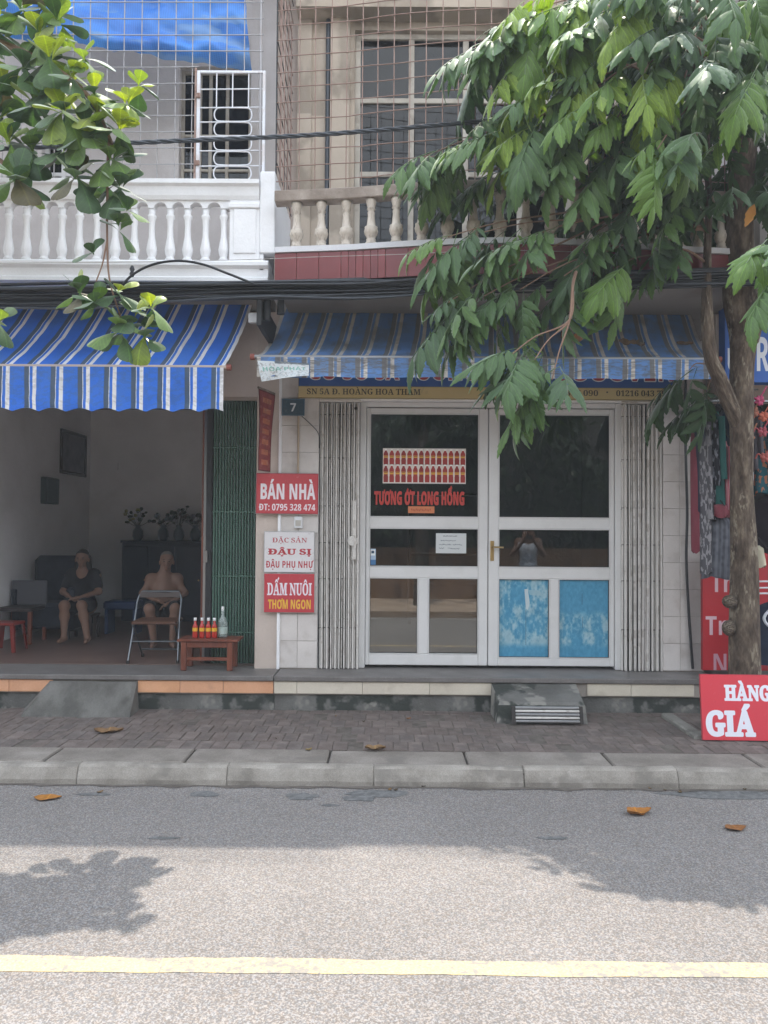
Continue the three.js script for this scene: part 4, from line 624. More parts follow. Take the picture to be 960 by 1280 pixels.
  board('shop_sign', 'blue signboard with tall white letters beyond the tree trunk', 'sign', [(sx0 + sx1) / 2, (sy0 + sy1) / 2, -d3], sx1 - sx0, sy1 - sy0, 0, canvasTex(2048, 702, (g, W, H) => {
    g.fillStyle = '#1b55a6'; g.fillRect(0, 0, W, H); const q = (p) => (p - 906) / 274 * W, r = (p) => (p - 384) / 94 * H;
    fit(g, 'U', 'bold 300px sans-serif', q(907), q(925), r(464), 1.0, '#d4d8de'); fit(g, 'RE', 'bold 300px sans-serif', q(943), q(978), r(464), 1.5, '#d4d8de'); weather(g, W, H, 16, 0.05);
  }), { depth: 0.12, side: 0x1b4f96 });
  // leaning roadside board on a low kerb
  const gp = ground(873, 921, HP + 0.02), d4 = 6.02, w4 = 1.15;
  const bs = board('roadside_board', 'red board with fat white serif letters leaning at the tree foot', 'sign', [gp.x + w4 / 2 + 0.01, HP + 0.252, -d4 + 0.08], w4, 0.495, 0, canvasTex(1840, 800, (g, W, H) => {
    g.fillStyle = '#cc3a47'; g.fillRect(0, 0, W, H); weather(g, W, H, 18, 0.05);
    fit(g, 'HÀNG', 'bold 260px serif', 290, 860, 310, 0.95, '#dfe0ea', '#dfe0ea', 22); fit(g, 'GIÁ', 'bold 330px serif', 40, 640, 740, 1.2, '#dfe0ea', '#dfe0ea', 30); fit(g, 'V', 'bold 330px serif', 880, 1130, 740, 1.2, '#dfe0ea', '#dfe0ea', 30);
  }), { rotX: -0.12, rotZ: -0.006, depth: 0.02, side: 0xa8343e });
  mesh('back_leg', bx(-0.3, -0.27, -0.25, 0.2, -0.12, -0.1, 0.003).rotateX(0.15), M.rail, bs); mesh('back_leg', bx(0.27, 0.3, -0.25, 0.2, -0.12, -0.1, 0.003).rotateX(0.15), M.rail, bs);
  const tg = thing('tree_grate_kerb', 'low concrete edging round the tree foot under the red board', 'edging');
  const kx = gp.x - 0.03; mesh('edge_block', bx(kx, kx + 1.4, -0.05, HP + 0.035, -6.09, -5.97, 0.012), M.cementPale, tg); mesh('edge_block', bx(kx, kx + 0.1, -0.05, HP + 0.033, -6.7, -6.1, 0.012), M.cementPale, tg);
}
// ---------------------------------------------------------------- ramp, cement block with drain grate
{
  const A = (px, py, h) => ground(px, py, h).toArray(), rp = hull([[X(62, 6.79, 846), PL - 0.06, ZP + 0.0], [X(171, 6.79, 846), PL - 0.06, ZP + 0.0], [X(66, 6.79, 846), PL - 0.055, ZP + 0.03], [X(166, 6.79, 846), PL - 0.055, ZP + 0.03], [X(30, 6.6, 893), HP - 0.02, -6.5], [X(166, 6.6, 893), HP - 0.02, -6.5], [X(28, 6.8, 893), HP - 0.02, ZP], [X(174, 6.8, 893), HP - 0.02, ZP], [X(46, 6.6, 880), HP + 0.05, -6.62], [X(160, 6.6, 880), HP + 0.06, -6.62]]);
  tag(mesh('ramp', rp, M.cementDull), 'rough cement ramp against the orange tiled step', 'ramp');
  const b = thing('drain_block', 'stained cement block built against the cream tiled step', 'cement block');
  const x0 = X(621, 6.4, 880), x1 = X(736, 6.4, 880); mesh('block', hull([[x0, HP - 0.02, -6.42], [x1, HP - 0.02, -6.42], [x0 + 0.02, 0.265, -6.44], [x1 - 0.02, 0.265, -6.44], [x0 + 0.01, PL - 0.05, ZP + 0.001], [x1 - 0.01, PL - 0.05, ZP + 0.001], [x0, HP - 0.02, ZP + 0.001], [x1, HP - 0.02, ZP + 0.001], [x0 + 0.03, 0.285, -6.47], [x1 - 0.03, 0.285, -6.47]]), M.cement, b);
  const gr = thing('drain_grate', 'rusty steel grate of flat bars leaning against the cement block', 'grate');
  const q0 = X(640, 6.37, 890), q1 = X(729, 6.37, 890), P = (t, o = 0) => [lerp(HP + 0.012, 0.262, t), -6.37 - 0.035 * t + o];
  for (const xx of [q0, q1 - 0.03]) mesh('side_bar', hull([0, 1].flatMap((t) => [0, 0.03].flatMap((w) => [0, 0.018].map((o) => { const [y, z] = P(t * 1.04, o); return [xx + w, y, z]; })))), M.slatDark, gr);
  for (let i = 0; i < 5; i++) { const [y, z] = P(0.1 + i * 0.2); mesh('grate_bar', bx(q0 + 0.03, q1 - 0.03, y, y + 0.016, z, z + 0.022, 0.003), i % 2 ? M.slat : M.galv, gr); }
}
// ---------------------------------------------------------------- striped awnings
const PERIOD = 0.219;
function awning(label, { xl, xr, yT, zT, yF, zF, hem, scallop, pal, dirt, seed, sag }) {
  const a = thing('awning', label, 'awning'), wid = xr - xl, W = 2048, H = 512;
  const t = canvasTex(W, H, (g) => {
    const k = W / wid; g.fillStyle = pal.blue; g.fillRect(0, 0, W, H);
    for (let x = wid; x > -PERIOD; x -= PERIOD) for (const [o, w, c] of [[0.189, 0.032, pal.white], [0.159, 0.0065, pal.white], [0.12, 0.039, pal.dark]]) { g.fillStyle = c; g.fillRect((x - PERIOD + o) * k, 0, w * k, H); }
    const im = g.getImageData(0, 0, W, H), D = im.data;
    for (let j = 0; j < H; j++) for (let i = 0; i < W; i++) { const q = (j * W + i) * 4, n = fbm(i / W, j / H * 0.5, 12, 4, seed), st = smooth(0.48, 0.72, fbm(i / W, j / H * 0.15, 60, 3, seed + 5)), f = (hash2(i, j, seed) - 0.5) * 14, m = clamp(dirt * (smooth(0.42, 0.7, n) * 0.8 + st * 0.5)), e = (j > H * 0.74 && j < H * 0.97 ? dirt * smooth(0.5, 0.6, fbm(i / W, j / H, 90, 2, seed + 9)) * 0.8 : 0), mm = clamp(m + e);
      for (let c = 0; c < 3; c++) D[q + c] = clamp(lerp(D[q + c], [92, 88, 86][c], mm * 0.75) + f + (n - 0.5) * 22, 0, 255); }
    g.putImageData(im, 0, 0);
  });
  const m = std({ map: t, roughness: 0.75 });
  const sl = (u, v) => { const x = lerp(xl, xr, u) + (1 - v) * 0.1, s = Math.sin(Math.PI * v); return [x, lerp(yT, yF, v) - s * (sag + (fbm(u, v * 0.3, 10, 3, seed + 2) - 0.5) * sag * 0.9) + (fbm(u, v, 20, 3, seed + 4) - 0.5) * 0.018, lerp(zT, zF, v) - s * 0.01]; };
  mesh('canopy', sheet(110, 16, (u, v) => sl(u, v), 0.003, (u, v) => [u, 1 - v * 0.74]), m, a);
  const hy = (u) => { const ph = (wid * (1 - u)) / PERIOD; return scallop ? -0.03 * Math.abs(Math.sin(Math.PI * (ph + 0.12))) + 0.014 : -0.012 * fbm(u, 0.5, 20, 2, seed + 1); };
  mesh('valance', sheet(scallop ? 216 : 130, 8, (u, v) => [lerp(xl, xr, u), yF - 0.006 - v * (hem + hy(u) * v), zF + 0.014 + 0.012 * v * Math.sin(u * wid / PERIOD * 6.28 * 0.5 + seed) + (fbm(u, v * 0.3, 24, 2, seed + 6) - 0.5) * 0.03 * v], 0.0025, (u, v) => [u, 0.255 - v * 0.25]), m, a);
  mesh('front_bar', capped([xl - 0.04, yF, zF - 0.008], [xr + 0.04, yF, zF - 0.008], 0.017), scallop ? std({ color: 0xb9aaa0, roughness: 0.5 }) : M.galv, a);
  for (const x of [xl - 0.04, xr + 0.04]) mesh('end_cap', capped([x - 0.018, yF, zF - 0.008], [x + 0.018, yF, zF - 0.008], 0.026), std({ color: 0x8a4a3e, roughness: 0.5 }), a);
  mesh('roller', capped([xl + 0.08, yT + 0.03, zT - 0.03], [xr + 0.12, yT + 0.03, zT - 0.03], 0.04), M.galv, a);
  for (const x of [xl + 0.35, xr - 0.35]) { mesh('folding_arm', [rod([x, yT - 0.3, zT - 0.05], [x + 0.3, (yT + yF) / 2 - 0.26, (zT + zF) / 2], 0.014, 8), rod([x + 0.3, (yT + yF) / 2 - 0.26, (zT + zF) / 2], [x, yF - 0.02, zF - 0.02], 0.014, 8)], M.galv, a); }
  for (const x of [xl + 0.3, xr - 0.1]) mesh('bracket', bx(x - 0.03, x + 0.03, yT - 0.34, yT + 0.0, -7.148, zT - 0.03, 0.005), M.steelDark, a);
  return a;
}
{
  const xr = X(318, 7.05, 380) - 0.005, F = at(283, 459, 6.26);
  awning('bright blue and white striped awning with scalloped hem over the open room', { xl: -4.7, xr: F.x - 0.02, yT: Y(376, 7.05, 300), zT: -7.05, yF: F.y, zF: -6.26, hem: Y(459, 6.26, 283) - Y(513, 6.26, 283), scallop: true, pal: { blue: '#2a6bd0', white: '#e0e1e4', dark: '#40546c' }, dirt: 0.22, seed: 401, sag: 0.05 });
  const G = at(320, 448, 6.28), A2 = awning('faded dirty blue striped awning with torn hem over the glazed door', { xl: G.x + 0.01, xr: X(893, 6.28, 440), yT: Y(387, 7.05, 360), zT: -7.05, yF: G.y + 0.015, zF: -6.28, hem: 0.168, scallop: false, pal: { blue: '#5f8ac6', white: '#d2cec8', dark: '#74777d' }, dirt: 0.6, seed: 433, sag: 0.07 });
  // torn end of the hem, turned out, with the maker's lettering
  const q = (px, py, d = 6.235) => at(px, py, d);
  mesh('torn_flap', sheet(14, 6, (u, v) => { const p = q(lerp(322, 386, u), 451 + u * 3, 6.24), b = q(lerp(327, 386, u), 477 - 7 * Math.sin(u * 1.57), 6.22 + 0.03 * Math.sin(u * 7)); p.lerp(b, v); p.z += 0.012 * Math.sin(v * 3.1 + u * 4); return p; }, 0.0025, (u, v) => [u, 1 - v]), std({ map: canvasTex(512, 200, (g, W, H) => { g.fillStyle = '#cfd6da'; g.fillRect(0, 0, W, H); g.fillStyle = '#6c7680'; g.fillRect(170, 0, 342, 26); fit(g, 'HÒA PHÁT', 'bold 60px sans-serif', 30, 480, 108, 1.0, '#7fb3a8'); weather(g, W, H, 21, 0.25); const R = rng(4); g.fillStyle = 'rgba(120,140,150,0.55)'; for (let i = 0; i < 60; i++) g.fillRect(R() * W, 120 + R() * 70, 6 + R() * 14, 3 + R() * 4); }), roughness: 0.75 }), A2);
}
// ---------------------------------------------------------------- cables along the street
{
  const R = rng(121), N = 26;
  for (let i = 0; i < N; i++) {
    const big = i < 7, k = i / (N - 1), row = (i * 0.618) % 1, y0 = lerp(357, 386, row), y1 = lerp(352, 374, row), y2 = lerp(342, 364, (row * 0.8 + R() * 0.2)), dd = 5.98 + (R() - 0.5) * 0.12, j = () => (R() - 0.5) * 5;
    const pts = [at(-420, y0 - 8 + j(), dd), at(-160, y0 + j(), dd), at(0, y0 + j(), dd), at(110, y0 - 1 + j(), dd), at(210, y1 + 3 + j(), dd), at(330, y1 + j(), dd), at(450, y1 - 1 + j(), dd), at(560, y2 + 4 + j(), dd), at(680, y2 + j(), dd), at(820, y2 - 3 + j(), dd), at(1000, y2 - 8 + j(), dd), at(1300, y2 - 14 + j(), dd)];
    tag(mesh('street_cable', tube(pts, big ? 0.013 : 0.007 + R() * 0.003, 70, 6), i % 5 === 3 ? M.cableGrey : M.cable), 'black cable strung with others in a bundle along the street front', 'cable', 'cable bundle above the awnings');
  }
  // twisted service cable crossing the cages
  const A = at(-120, 192, 5.8), B = at(700, 145, 5.78), C = at(1150, 128, 5.75), c = new THREE.CatmullRomCurve3([A, at(180, 178, 5.8), at(400, 168, 5.8), at(600, 152, 5.78), B, C]);
  const tw = thing('service_cable', 'twisted thick black cable slung across both security cages', 'cable');
  for (let s = 0; s < 3; s++) { const pts = []; for (let i = 0; i <= 260; i++) { const t = i / 260, p = c.getPointAt(t), a = t * 150 + s * 2.094; p.y += Math.cos(a) * 0.009; p.z += Math.sin(a) * 0.009; pts.push(p); } mesh('strand', tube(pts, 0.0095, 520, 5), M.cableGrey, tw); }
  tag(mesh('loop_cable', tube([at(150, 360, 5.9), at(165, 344, 5.88), at(190, 331, 5.86), at(222, 326, 5.85), at(252, 330, 5.86), at(285, 342, 5.88), at(318, 355, 5.9)], 0.0095, 60, 7), M.cable), 'black cable looping up from the bundle before the white balcony', 'cable');
  tag(mesh('thin_wire', tube([at(-200, 330, 6.1), at(0, 329, 6.1), at(200, 327, 6.08), at(325, 324, 6.0), at(400, 321, 5.88), at(500, 318, 5.86), at(620, 313, 5.86), at(760, 316, 5.9)], 0.0028, 60, 5), std({ color: 0xa7a09c, roughness: 0.6 })), 'thin pale wire strung across the balcony fronts', 'wire');
  const cl = thing('cable_clamp', 'dark steel cable bracket on the wall between the awnings', 'bracket'); const bp = at(326, 388, 6.1);
  mesh('arm', bx(bp.x - 0.02, bp.x + 0.02, bp.y - 0.14, bp.y + 0.07, -7.15, -6.02, 0.004), M.steelDark, cl); mesh('spool', capped([bp.x + 0.05, bp.y - 0.08, -6.1], [bp.x + 0.05, bp.y + 0.08, -6.1], 0.03), M.steelDark, cl); mesh('spool', capped([bp.x + 0.16, bp.y - 0.03, -6.1], [bp.x + 0.16, bp.y + 0.09, -6.1], 0.032, 0.024), M.steelDark, cl); mesh('plate', bx(bp.x - 0.1, bp.x - 0.03, bp.y - 0.1, bp.y - 0.02, -6.14, -6.1, 0.004), M.galv, cl);
  tag(mesh('insulator', [lathe([[0, 0], [0.012, 0], [0.02, 0.02], [0.012, 0.04], [0.02, 0.06], [0.01, 0.085], [0, 0.09]], 0, 0, 0, 12).translate(...at(165, 346, 5.95).toArray())], M.cable), 'small black insulator standing on the cable bundle before the balcony', 'insulator');
}
// ---------------------------------------------------------------- blue tarpaulin tied inside the cage
{
  const d = 6.55, e = [[-60, 40], [40, 50], [75, 54], [112, 60], [150, 66], [190, 70], [235, 76], [280, 80], [310, 83], [313, 70]];
  const low = (u) => { const px = lerp(-60, 313, u); for (let i = 0; i + 1 < 9; i++) if (px <= e[i + 1][0]) return lerp(e[i][1], e[i + 1][1], clamp((px - e[i][0]) / (e[i + 1][0] - e[i][0]))); return 82; };
  tag(mesh('tarpaulin', sheet(90, 34, (u, v) => { const px = lerp(-60, 313, u) - (u > 0.9 ? 14 * (1 - v) * (u - 0.9) * 10 : 0), b = at(px, low(u), d), t = at(px, -110, d - 0.1); const p = t.lerp(b, v), n = fbm(u, v, 5, 4, 511) - 0.5, f = fbm(u, v, 22, 3, 513) - 0.5; p.z += n * 0.22 + f * 0.05 + (v > 0.88 ? Math.sin((v - 0.88) / 0.12 * 3.1) * 0.05 : 0); p.y += f * 0.03 * v; return p; }, 0.003), std({ map: tex(512, 0, (u, v) => { const a = fbm(u, v, 6, 5, 515), s = smooth(0.55, 0.7, fbm(u, v * 2 % 1, 7, 4, 517)), g = (Math.floor(u * 512) % 4 < 2 ? 5 : -5) + (Math.floor(v * 512) % 4 < 2 ? 4 : -4); const k = (a - 0.5) * 50 + g; return [lerp(58 + k * 0.5, 122, s * 0.6), lerp(122 + k, 150, s * 0.6), lerp(202 + k, 186, s * 0.6)]; }), roughness: 0.5 })), 'crumpled blue tarpaulin hanging inside the pale cage', 'tarpaulin');
}
// ---------------------------------------------------------------- people: capsules joined by a smooth minimum, meshed on a grid
function flesh(bones, cell, k = 0.025) {
  const lo = new THREE.Vector3(1e9, 1e9, 1e9), hi = lo.clone().negate();
  for (const [a, b, r, s] of bones) for (const [p, q] of [[a, r], [b, s]]) { lo.min(new THREE.Vector3(p[0] - q, p[1] - q, p[2] - q)); hi.max(new THREE.Vector3(p[0] + q, p[1] + q, p[2] + q)); }
  lo.subScalar(k + 3 * cell); hi.addScalar(k + 3 * cell);
  const side = Math.max(hi.x - lo.x, hi.y - lo.y, hi.z - lo.z), n = Math.min(150, Math.ceil(side / cell) + 2), mid = lo.clone().add(hi).multiplyScalar(0.5), h = side / 2;
  const mc = new MarchingCubes(n, new THREE.MeshStandardMaterial(), false, false, 400000); mc.isolation = 0; const half = n / 2;
  for (let z = 0; z < n; z++) for (let y = 0; y < n; y++) for (let x = 0; x < n; x++) {
    const px = mid.x + (x - half) / half * h, py = mid.y + (y - half) / half * h, pz = mid.z + (z - half) / half * h; let d = 1e3;
    for (const [a, b, r, s, fl] of bones) {
      const bx_ = b[0] - a[0], by_ = b[1] - a[1], bz_ = b[2] - a[2], l = bx_ * bx_ + by_ * by_ + bz_ * bz_ || 1e-9, t = clamp(((px - a[0]) * bx_ + (py - a[1]) * by_ + (pz - a[2]) * bz_) / l);
      const dx = px - a[0] - bx_ * t, dy = py - a[1] - by_ * t, dz = (pz - a[2] - bz_ * t) / (fl || 1), e = Math.sqrt(dx * dx + dy * dy + dz * dz) - lerp(r, s, t), m = Math.max(k - Math.abs(d - e), 0) / k; d = Math.min(d, e) - m * m * k * 0.25;
    }
    mc.field[x + y * n + z * n * n] = -d;
  }
  mc.update(); const c = mc.count, g = new THREE.BufferGeometry(), P = mc.positionArray.slice(0, c * 3), N = mc.normalArray.slice(0, c * 3);
  for (let i = 0; i < c; i++) { P[3 * i] = mid.x + P[3 * i] * h; P[3 * i + 1] = mid.y + P[3 * i + 1] * h; P[3 * i + 2] = mid.z + P[3 * i + 2] * h; const l = Math.hypot(N[3 * i], N[3 * i + 1], N[3 * i + 2]) || 1; N[3 * i] /= l; N[3 * i + 1] /= l; N[3 * i + 2] /= l; }
  g.setAttribute('position', new THREE.BufferAttribute(P, 3)); g.setAttribute('normal', new THREE.BufferAttribute(N, 3)); return metric(g);
}
function headBones(c, f = 1) { const [x, y, z] = c; return [[[x, y + 0.035, z - 0.012], [x, y + 0.02, z - 0.02], 0.085, 0.085], [[x, y - 0.03, z + 0.02], [x, y - 0.085, z + 0.035], 0.06, 0.034], [[x, y + 0.0, z + 0.082], [x, y - 0.034, z + 0.094], 0.009, 0.014], [[x - 0.082, y - 0.005, z - 0.005], [x - 0.086, y - 0.035, z], 0.016, 0.01], [[x + 0.082, y - 0.005, z - 0.005], [x + 0.086, y - 0.035, z], 0.016, 0.01], [[x - 0.03, y + 0.016, z + 0.062], [x + 0.03, y + 0.016, z + 0.062], 0.022, 0.022], [[x - 0.02, y - 0.06, z + 0.066], [x + 0.02, y - 0.06, z + 0.066], 0.011, 0.011], [[x, y - 0.05, z - 0.02], [x, y - 0.16, z - 0.03], 0.05, 0.052]]; }
function handBones(w, dir, side, up) {                 // wrist, finger direction, thumb side, back of the hand
  const V = (a, b, c) => w.map((v, i) => v + dir[i] * a + side[i] * b + up[i] * c), o = [[w, V(0.05, 0, 0), 0.024, 0.026], [V(0.05, -0.025, 0), V(0.08, -0.025, 0), 0.018, 0.015], [V(0.05, 0.025, 0), V(0.08, 0.028, 0), 0.018, 0.015]];
  [[0.028, 0.07], [0.009, 0.082], [-0.011, 0.076], [-0.03, 0.058]].forEach(([s, l]) => { o.push([V(0.085, s, 0), V(0.085 + l * 0.5, s, -0.008), 0.0095, 0.0088], [V(0.085 + l * 0.5, s, -0.008), V(0.085 + l * 0.9, s, -0.034), 0.0088, 0.0075]); });
  o.push([V(0.02, 0.03, -0.004), V(0.06, 0.055, -0.012), 0.012, 0.0105], [V(0.06, 0.055, -0.012), V(0.085, 0.058, -0.026), 0.0105, 0.009]); return o;
}
function face(par, c) { const eye = [], w = std({ color: 0x1a1412, roughness: 0.4 }); for (const s of [-1, 1]) { const g = new THREE.SphereGeometry(0.0105, 8, 6); g.scale(1.3, 0.6, 0.6); g.translate(c[0] + s * 0.031, c[1] + 0.002, c[2] + 0.079); eye.push(g); const b = bx(c[0] + s * 0.031 - 0.017, c[0] + s * 0.031 + 0.017, c[1] + 0.02, c[1] + 0.026, c[2] + 0.077, c[2] + 0.084); eye.push(b); } mesh('eyes', eye, w, par); mesh('lips', [hull([[c[0] - 0.022, c[1] - 0.06, c[2] + 0.072], [c[0] + 0.022, c[1] - 0.06, c[2] + 0.072], [c[0], c[1] - 0.053, c[2] + 0.081], [c[0], c[1] - 0.068, c[2] + 0.079]])], std({ color: 0x7c3a34, roughness: 0.5 }), par); }
function person(label, pos, turn, J, opt) {            // joints in metres from the floor point, +z is forward
  const p = thing('person', label, 'person', undefined, pos); p.rotation.y = turn; p.scale.setScalar(opt.size ?? 1);
  const L = [], arms = [];
  for (const s of [-1, 1]) { const sh = J.shoulder[s], el = J.elbow[s], wr = J.wrist[s], hp = J.hip[s], kn = J.knee[s], an = J.ankle[s]; L.push([sh, el, 0.047, 0.038], [el, wr, 0.04, 0.026], [hp, kn, 0.085, 0.056], [kn, [lerp(kn[0], an[0], 0.35), lerp(kn[1], an[1], 0.35), lerp(kn[2], an[2], 0.35) - 0.015], 0.054, 0.055], [[lerp(kn[0], an[0], 0.35), lerp(kn[1], an[1], 0.35), lerp(kn[2], an[2], 0.35) - 0.015], an, 0.055, 0.036], [[an[0], an[1] - 0.035, an[2] - 0.03], [an[0] + s * 0.02, an[1] - 0.045, an[2] + 0.13], 0.036, 0.026]); arms.push([sh, el, wr]); }
  const ls = J.shoulder[-1], rs = J.shoulder[1], ch = J.chest, pv = J.pelvis, nk = J.neck;
  L.push([ls, [0, ls[1] + 0.05, ls[2]], 0.045, 0.06], [rs, [0, rs[1] + 0.05, rs[2]], 0.045, 0.06], [ch, pv, opt.chest ?? 0.125, opt.belly ?? 0.13], [ls, pv, 0.07, 0.1], [rs, pv, 0.07, 0.1], [[nk[0], nk[1] - 0.09, nk[2] - 0.02], ch, 0.085, 0.13], [J.hip[-1], J.hip[1], 0.1, 0.1]);
  const parts = [flesh([...L, [nk, [nk[0], nk[1] + 0.08, nk[2]], 0.055, 0.05]], 0.014, 0.05), flesh(headBones(J.head), 0.006, 0.02)];
  for (const s of [-1, 1]) { const w = J.wrist[s], h = J.hand[s]; parts.push(flesh(handBones(w, h.dir, h.side, h.up), 0.004, 0.008)); }
  mesh('body', parts, opt.skin || M.skin, p); face(p, J.head);
  const [hx, hy, hz] = J.head; mesh('hair', flesh(opt.longHair ? [[[hx, hy + 0.048, hz - 0.02], [hx, hy + 0.02, hz - 0.035], 0.086, 0.092], [[hx - 0.06, hy, hz - 0.045], [hx - 0.08, hy - 0.16, hz - 0.05], 0.05, 0.035], [[hx + 0.06, hy, hz - 0.045], [hx + 0.08, hy - 0.16, hz - 0.05], 0.05, 0.035], [[hx, hy, hz - 0.06], [hx, hy - 0.17, hz - 0.07], 0.06, 0.05]] : [[[hx, hy + 0.052, hz - 0.022], [hx, hy + 0.02, hz - 0.045], 0.082, 0.084]], 0.008, 0.02), opt.hair, p);
  for (const [nm, bones, m] of opt.clothes(J)) mesh(nm, flesh(bones, 0.013, 0.05), m, p);
  return p;
}
{
  const seat = (dx, fw) => ({ pelvis: [0, 0.47, -0.05], chest: [0, 0.72, -0.03], neck: [0, 0.93, 0.0], head: [0, 1.08, 0.03], shoulder: { '-1': [-0.165, 0.84, -0.02], 1: [0.165, 0.84, -0.02] }, hip: { '-1': [-0.09, 0.44, 0], 1: [0.09, 0.44, 0] } });
  const V = (x, y, z) => { const l = Math.hypot(x, y, z); return [x / l, y / l, z / l]; };
  const W = { ...seat(), elbow: { '-1': [-0.23, 0.64, 0.06], 1: [0.23, 0.64, 0.06] }, wrist: { '-1': [-0.06, 0.56, 0.28], 1: [0.07, 0.58, 0.3] }, hand: { '-1': { dir: V(0.9, -0.1, 0.3), side: V(0, 0.2, 0.9), up: V(0, 0.9, -0.2) }, 1: { dir: V(-0.9, -0.1, 0.3), side: V(0, 0.2, 0.9), up: V(0, 0.9, -0.2) } }, knee: { '-1': [-0.1, 0.49, 0.42], 1: [0.12, 0.49, 0.42] }, ankle: { '-1': [-0.09, 0.09, 0.44], 1: [0.22, 0.09, 0.5] } };
  const wp = at(100, 795, 8.9);
  person('seated woman in a dark v-neck dress with forearms on her knees', [wp.x, PL + 0.004, -8.95], 0.08, W, { size: 0.86, hair: M.hairBlack, longHair: true, clothes: (J) => [['dress', [[J.chest, J.pelvis, 0.142, 0.155], [[-0.13, 0.87, -0.03], [-0.05, 0.68, 0.0], 0.078, 0.11], [[0.13, 0.87, -0.03], [0.05, 0.68, 0.0], 0.078, 0.11], [[-0.15, 0.85, -0.02], [-0.205, 0.71, 0.02], 0.084, 0.07], [[0.15, 0.85, -0.02], [0.205, 0.71, 0.02], 0.084, 0.07], [[-0.09, 0.45, 0], [-0.1, 0.495, 0.3], 0.108, 0.085], [[0.09, 0.45, 0], [0.11, 0.495, 0.3], 0.108, 0.085]], M.fabricBlack]] });
  const Mn = { ...seat(), head: [0.03, 1.07, 0.02], elbow: { '-1': [-0.26, 0.66, 0.06], 1: [0.26, 0.66, 0.06] }, wrist: { '-1': [-0.1, 0.6, 0.28], 1: [0.1, 0.56, 0.3] }, hand: { '-1': { dir: V(0.8, -0.3, 0.3), side: V(0, 0.2, 0.9), up: V(0, 0.9, 0.2) }, 1: { dir: V(-0.8, -0.3, 0.3), side: V(0, 0.2, 0.9), up: V(0, 0.9, 0.2) } }, knee: { '-1': [-0.16, 0.5, 0.42], 1: [0.15, 0.5, 0.42] }, ankle: { '-1': [-0.1, 0.09, 0.38], 1: [0.12, 0.09, 0.42] } };
  const mp = at(201, 795, 8.5);
  person('shirtless man with grey hair seated behind the folding chair', [mp.x, PL + 0.004, -8.6], 0.25, Mn, { size: 0.86, hair: M.hairGrey, chest: 0.14, belly: 0.15, clothes: (J) => [['shorts', [[J.pelvis, [0, 0.42, 0], 0.15, 0.15], [[-0.09, 0.45, 0], [-0.15, 0.5, 0.34], 0.112, 0.09], [[0.09, 0.45, 0], [0.14, 0.5, 0.34], 0.112, 0.09]], M.fabricBlack]] });
  for (const [nm, lab, x, z] of [['stool', 'low dark stool under the seated woman', wp.x, -8.98], ['stool', 'low dark stool under the shirtless man', mp.x, -8.63]]) { const s = thing(nm, lab, 'stool', undefined, [x, PL + 0.004, z]); s.scale.setScalar(0.86); mesh('seat', bx(-0.18, 0.18, 0.3, 0.335, -0.17, 0.14, 0.01), M.woodDark, s); for (const [a, b] of [[-1, -1], [1, -1], [-1, 1], [1, 1]]) mesh('leg', bx(a * 0.15 - 0.016, a * 0.15 + 0.016, 0, 0.3, -0.015 + b * 0.13 - 0.016, -0.015 + b * 0.13 + 0.016, 0.003), M.woodDark, s); }
  // the photographer across the street, mirrored in the right door leaf
  const S = { pelvis: [0, 0.95, 0], chest: [0, 1.22, 0], neck: [0, 1.42, 0], head: [0, 1.57, 0.02], shoulder: { '-1': [-0.17, 1.37, 0], 1: [0.17, 1.37, 0] }, hip: { '-1': [-0.09, 0.9, 0], 1: [0.09, 0.9, 0] }, elbow: { '-1': [-0.27, 1.16, 0.1], 1: [0.27, 1.16, 0.1] }, wrist: { '-1': [-0.09, 1.4, 0.26], 1: [0.09, 1.4, 0.26] }, hand: { '-1': { dir: V(0.2, 0.9, 0.1), side: V(0.8, -0.2, 0.2), up: V(0, -0.1, 0.9) }, 1: { dir: V(-0.2, 0.9, 0.1), side: V(-0.8, -0.2, 0.2), up: V(0, -0.1, 0.9) } }, knee: { '-1': [-0.1, 0.49, 0.02], 1: [0.1, 0.49, 0.02] }, ankle: { '-1': [-0.1, 0.09, 0], 1: [0.1, 0.09, 0] } };
  person('standing person in a pale dress raising a phone, mirrored in the door glass', [2.72, 0.002, 0.34], Math.PI + 0.15, S, { hair: M.hairBlack, longHair: true, clothes: (J) => [['dress', [[J.chest, J.pelvis, 0.14, 0.15], [[-0.15, 1.34, 0], [0, 1.1, 0], 0.085, 0.12], [[0.15, 1.34, 0], [0, 1.1, 0], 0.085, 0.12], [[0, 0.9, 0], [0, 0.5, 0], 0.17, 0.22]], M.fabricPale]], size: 1.09 });
  const ph = thing('phone', 'dark phone held up by the person in the pale dress', 'phone'); mesh('case', bx(2.72 - 0.1, 2.72 + 0.02, 1.56, 1.63, -0.01, 0.0, 0.003), M.rubber, ph); mesh('lens', capped([2.68, 1.6, -0.011], [2.68, 1.6, -0.016], 0.008), M.chrome, ph);
}
